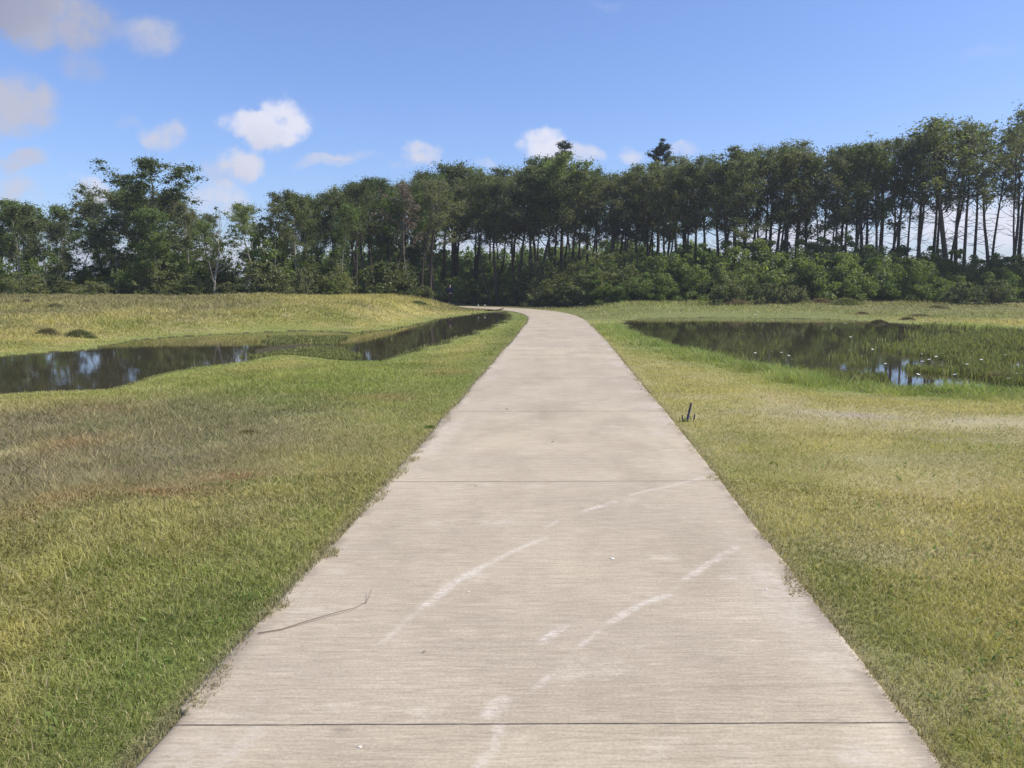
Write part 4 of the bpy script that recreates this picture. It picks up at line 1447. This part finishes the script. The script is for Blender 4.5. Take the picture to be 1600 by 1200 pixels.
def dead_leaf(px, py, size, label, seed):
    rg = np.random.default_rng(seed)
    n = 9
    t = np.linspace(0, 1, n)
    wv = np.sin(np.pi * t) ** 0.8 * 0.32
    V = []
    for i in range(n):
        for s in (-1, 0, 1):
            V.append([(t[i] - 0.5) * size, s * wv[i] * size, 0.012 + size * (0.10 * abs(s) + 0.22 * (t[i] - 0.5) ** 2 + 0.03 * rg.random())])
    q = [[i * 3 + j, i * 3 + j + 1, (i + 1) * 3 + j + 1, (i + 1) * 3 + j] for i in range(n - 1) for j in range(2)]
    c = G(px, py, -0.02 if py < 560 else 0)
    o = build('dead_leaf', np.array(V), [np.array(q)], M_DEAD, smooth=True)
    o.location = (c[0], c[1], float(path_z(c[1])) - 0.006)
    o.rotation_euler = (0, 0, rg.uniform(-0.5, 0.5))
    return tag(o, label, 'dead leaf', 'dead leaves lying on the concrete')


for i, (px, py, s, lab) in enumerate(((663, 1020, 0.014, 'curled brown dead leaf on the slab just below the long pale scrape'), (792, 640, 0.035, 'dark dead leaf just above the third visible joint'), (864, 691, 0.030, 'dark dead leaf in the middle of the path between two joints'),
                                      (1002, 609, 0.04, 'dark dead leaf near the right edge of the path opposite the flower spike'), (908, 494, 0.22, 'dark strip of dead leaves at the path edge in the bend'),
                                      (742, 592, 0.06, 'dead leaf at the jagged left path edge'), (743, 760, 0.018, 'small dark leaf fragment resting on the second joint'))):
    dead_leaf(px, py, s, lab, i + 10)

# fallen branch at the inner side of the bend and two weeds beside it
zc = float(path_z(47))
c0, c1, c2 = G(758, 483.5, -0.02), G(772, 483.8, -0.02), G(787, 482.2, 0.0)
P = np.array([[*c0, 0.02], [*((c0 + c1) / 2), 0.05], [*c1, 0.03], [*((c1 + c2) / 2), 0.05], [*c2, 0.14]])
for i in range(5):
    P[i, 2] += float(max(height(P[i, :1], P[i, 1:2])[0], -0.12)) - 0.0
w = Wood()
w.tube(P, [0.03, 0.06, 0.055, 0.07, 0.03], 7)
tag(build('fallen_branch', np.concatenate(w.V), [np.concatenate(w.Q)], M_BARK, smooth=True), 'dark fallen branch lying in the grass at the inner edge of the path bend', 'branch')
for px, lab in ((747, 'pale-tipped weed stalk at the path bend, farther from the fallen branch'), (757, 'pale-tipped weed stalk at the path bend right by the fallen branch')):
    c = G(px, 484, -0.03)
    z = float(height(c[:1], c[1:])[0])
    wr = tag(empty('weed_stalk', (c[0], c[1], z)), lab, 'weed', 'weeds beside the path bend')
    w = Wood()
    w.tube([[0, 0, 0], [0.03, 0, 0.2], [0.02, 0, 0.36]], [0.012, 0.01, 0.008], 5)
    w.obj('stalk', M_TWIG, wr)
    V, q, r = leaves(np.random.default_rng(px), [[0.02, 0, 0.38]], [0.06], 18, 0.06)
    build('seed_head', V, [q], M_PETAL, wr)

# ------------------------------------------------------------------ the dark figure where the path enters the shade
M_SKIN, M_NAVY, M_TROU, M_HAIR = simple_mat('skin', (0.45, 0.29, 0.21)), simple_mat('navy_cloth', (0.012, 0.018, 0.05), 0.8), simple_mat('dark_trousers', (0.03, 0.03, 0.035), 0.85), simple_mat('dark_hair', (0.02, 0.015, 0.012))


def skin(name, verts, edges, radii, mat, parent, rootv=0):
    me = bpy.data.meshes.new(name)
    me.from_pydata(verts, edges, [])
    o = bpy.data.objects.new(name, me)
    COL.objects.link(o)
    o.parent = parent
    me.materials.append(mat)
    o.modifiers.new('skin', 'SKIN').use_smooth_shade = True
    if not me.skin_vertices:
        bm = bmesh.new()
        bm.from_mesh(me)
        bm.verts.layers.skin.verify()
        bm.to_mesh(me)
        bm.free()
    for i, s in enumerate(me.skin_vertices[0].data):
        s.radius = (radii[i], radii[i] * 0.85)
        s.use_root = i == rootv
    sb = o.modifiers.new('sub', 'SUBSURF')
    sb.levels = sb.render_levels = 2
    return o


x, y = spot(704, 61.2)
pr = tag(empty('person', (x, y, float(path_z(y)) + 0.01), 0.3), 'person in dark navy clothing walking where the path enters the shaded wood', 'person')
bv = [(0, 0, .95), (0, 0, 1.15), (0, .01, 1.36), (0, .03, 1.49), (0, .05, 1.57), (0, .05, 1.68), (0, .05, 1.73),
      (.19, 0, 1.40), (.25, -.04, 1.13), (.24, .06, .90), (.24, .09, .82), (-.19, 0, 1.40), (-.25, .05, 1.13), (-.24, .14, .92), (-.24, .17, .84),
      (.10, 0, .88), (.11, .12, .50), (.11, -.02, .09), (.11, .12, .04), (-.10, 0, .88), (-.11, -.05, .50), (-.11, -.30, .14), (-.11, -.24, .04)]
be = [(0, 1), (1, 2), (2, 3), (3, 4), (4, 5), (5, 6), (2, 7), (7, 8), (8, 9), (9, 10), (2, 11), (11, 12), (12, 13), (13, 14), (0, 15), (15, 16), (16, 17), (17, 18), (0, 19), (19, 20), (20, 21), (21, 22)]
br = [.13, .12, .14, .06, .07, .095, .06, .055, .042, .032, .035, .055, .042, .032, .035, .085, .055, .04, .035, .085, .055, .04, .035]
skin('body', bv, be, br, M_SKIN, pr)
jv_ = [0, 1, 2, 3, 7, 8, 9, 11, 12, 13]
mp = {k: i for i, k in enumerate(jv_)}
skin('jacket', [bv[k] for k in jv_], [(mp[a], mp[b]) for a, b in be if a in mp and b in mp], [br[k] + .022 for k in jv_], M_NAVY, pr)
tv = [0, 15, 16, 17, 19, 20, 21]
mp = {k: i for i, k in enumerate(tv)}
skin('trousers', [bv[k] for k in tv], [(mp[a], mp[b]) for a, b in be if a in mp and b in mp], [br[k] + .016 for k in tv], M_TROU, pr)
skin('hair', [(0, .0, 1.66), (0, .01, 1.74), (0, .06, 1.77)], [(0, 1), (1, 2)], [.08, .095, .07], M_HAIR, pr)

# ------------------------------------------------------------------ added air volume that lifts the dark tones of the wood
M_ADDED_HAZE = bpy.data.materials.new('added_haze')
M_ADDED_HAZE.use_nodes = True
t = NT(M_ADDED_HAZE.node_tree)
t.n.clear()
out = t.new('ShaderNodeOutputMaterial')
pv = t.new('ShaderNodeVolumePrincipled')
pv.inputs['Color'].default_value = (0.93, 0.95, 1.0, 1)
pv.inputs['Density'].default_value = 0.0006
pv.inputs['Anisotropy'].default_value = 0.2
t.l.new(pv.outputs[0], out.inputs['Volume'])
bm = bmesh.new()
bmesh.ops.create_cube(bm, size=1.0)
for v in bm.verts:
    v.co = Vector((v.co.x * 9000, v.co.y * 9000, -3.0 if v.co.z < 0 else 24.0))
me = bpy.data.meshes.new('added_haze')
bm.to_mesh(me)
bm.free()
me.materials.append(M_ADDED_HAZE)
hz = bpy.data.objects.new('added_haze', me)
COL.objects.link(hz)
tag(hz, 'thin air volume added to lift the dark tones of the wood', kind='stuff')
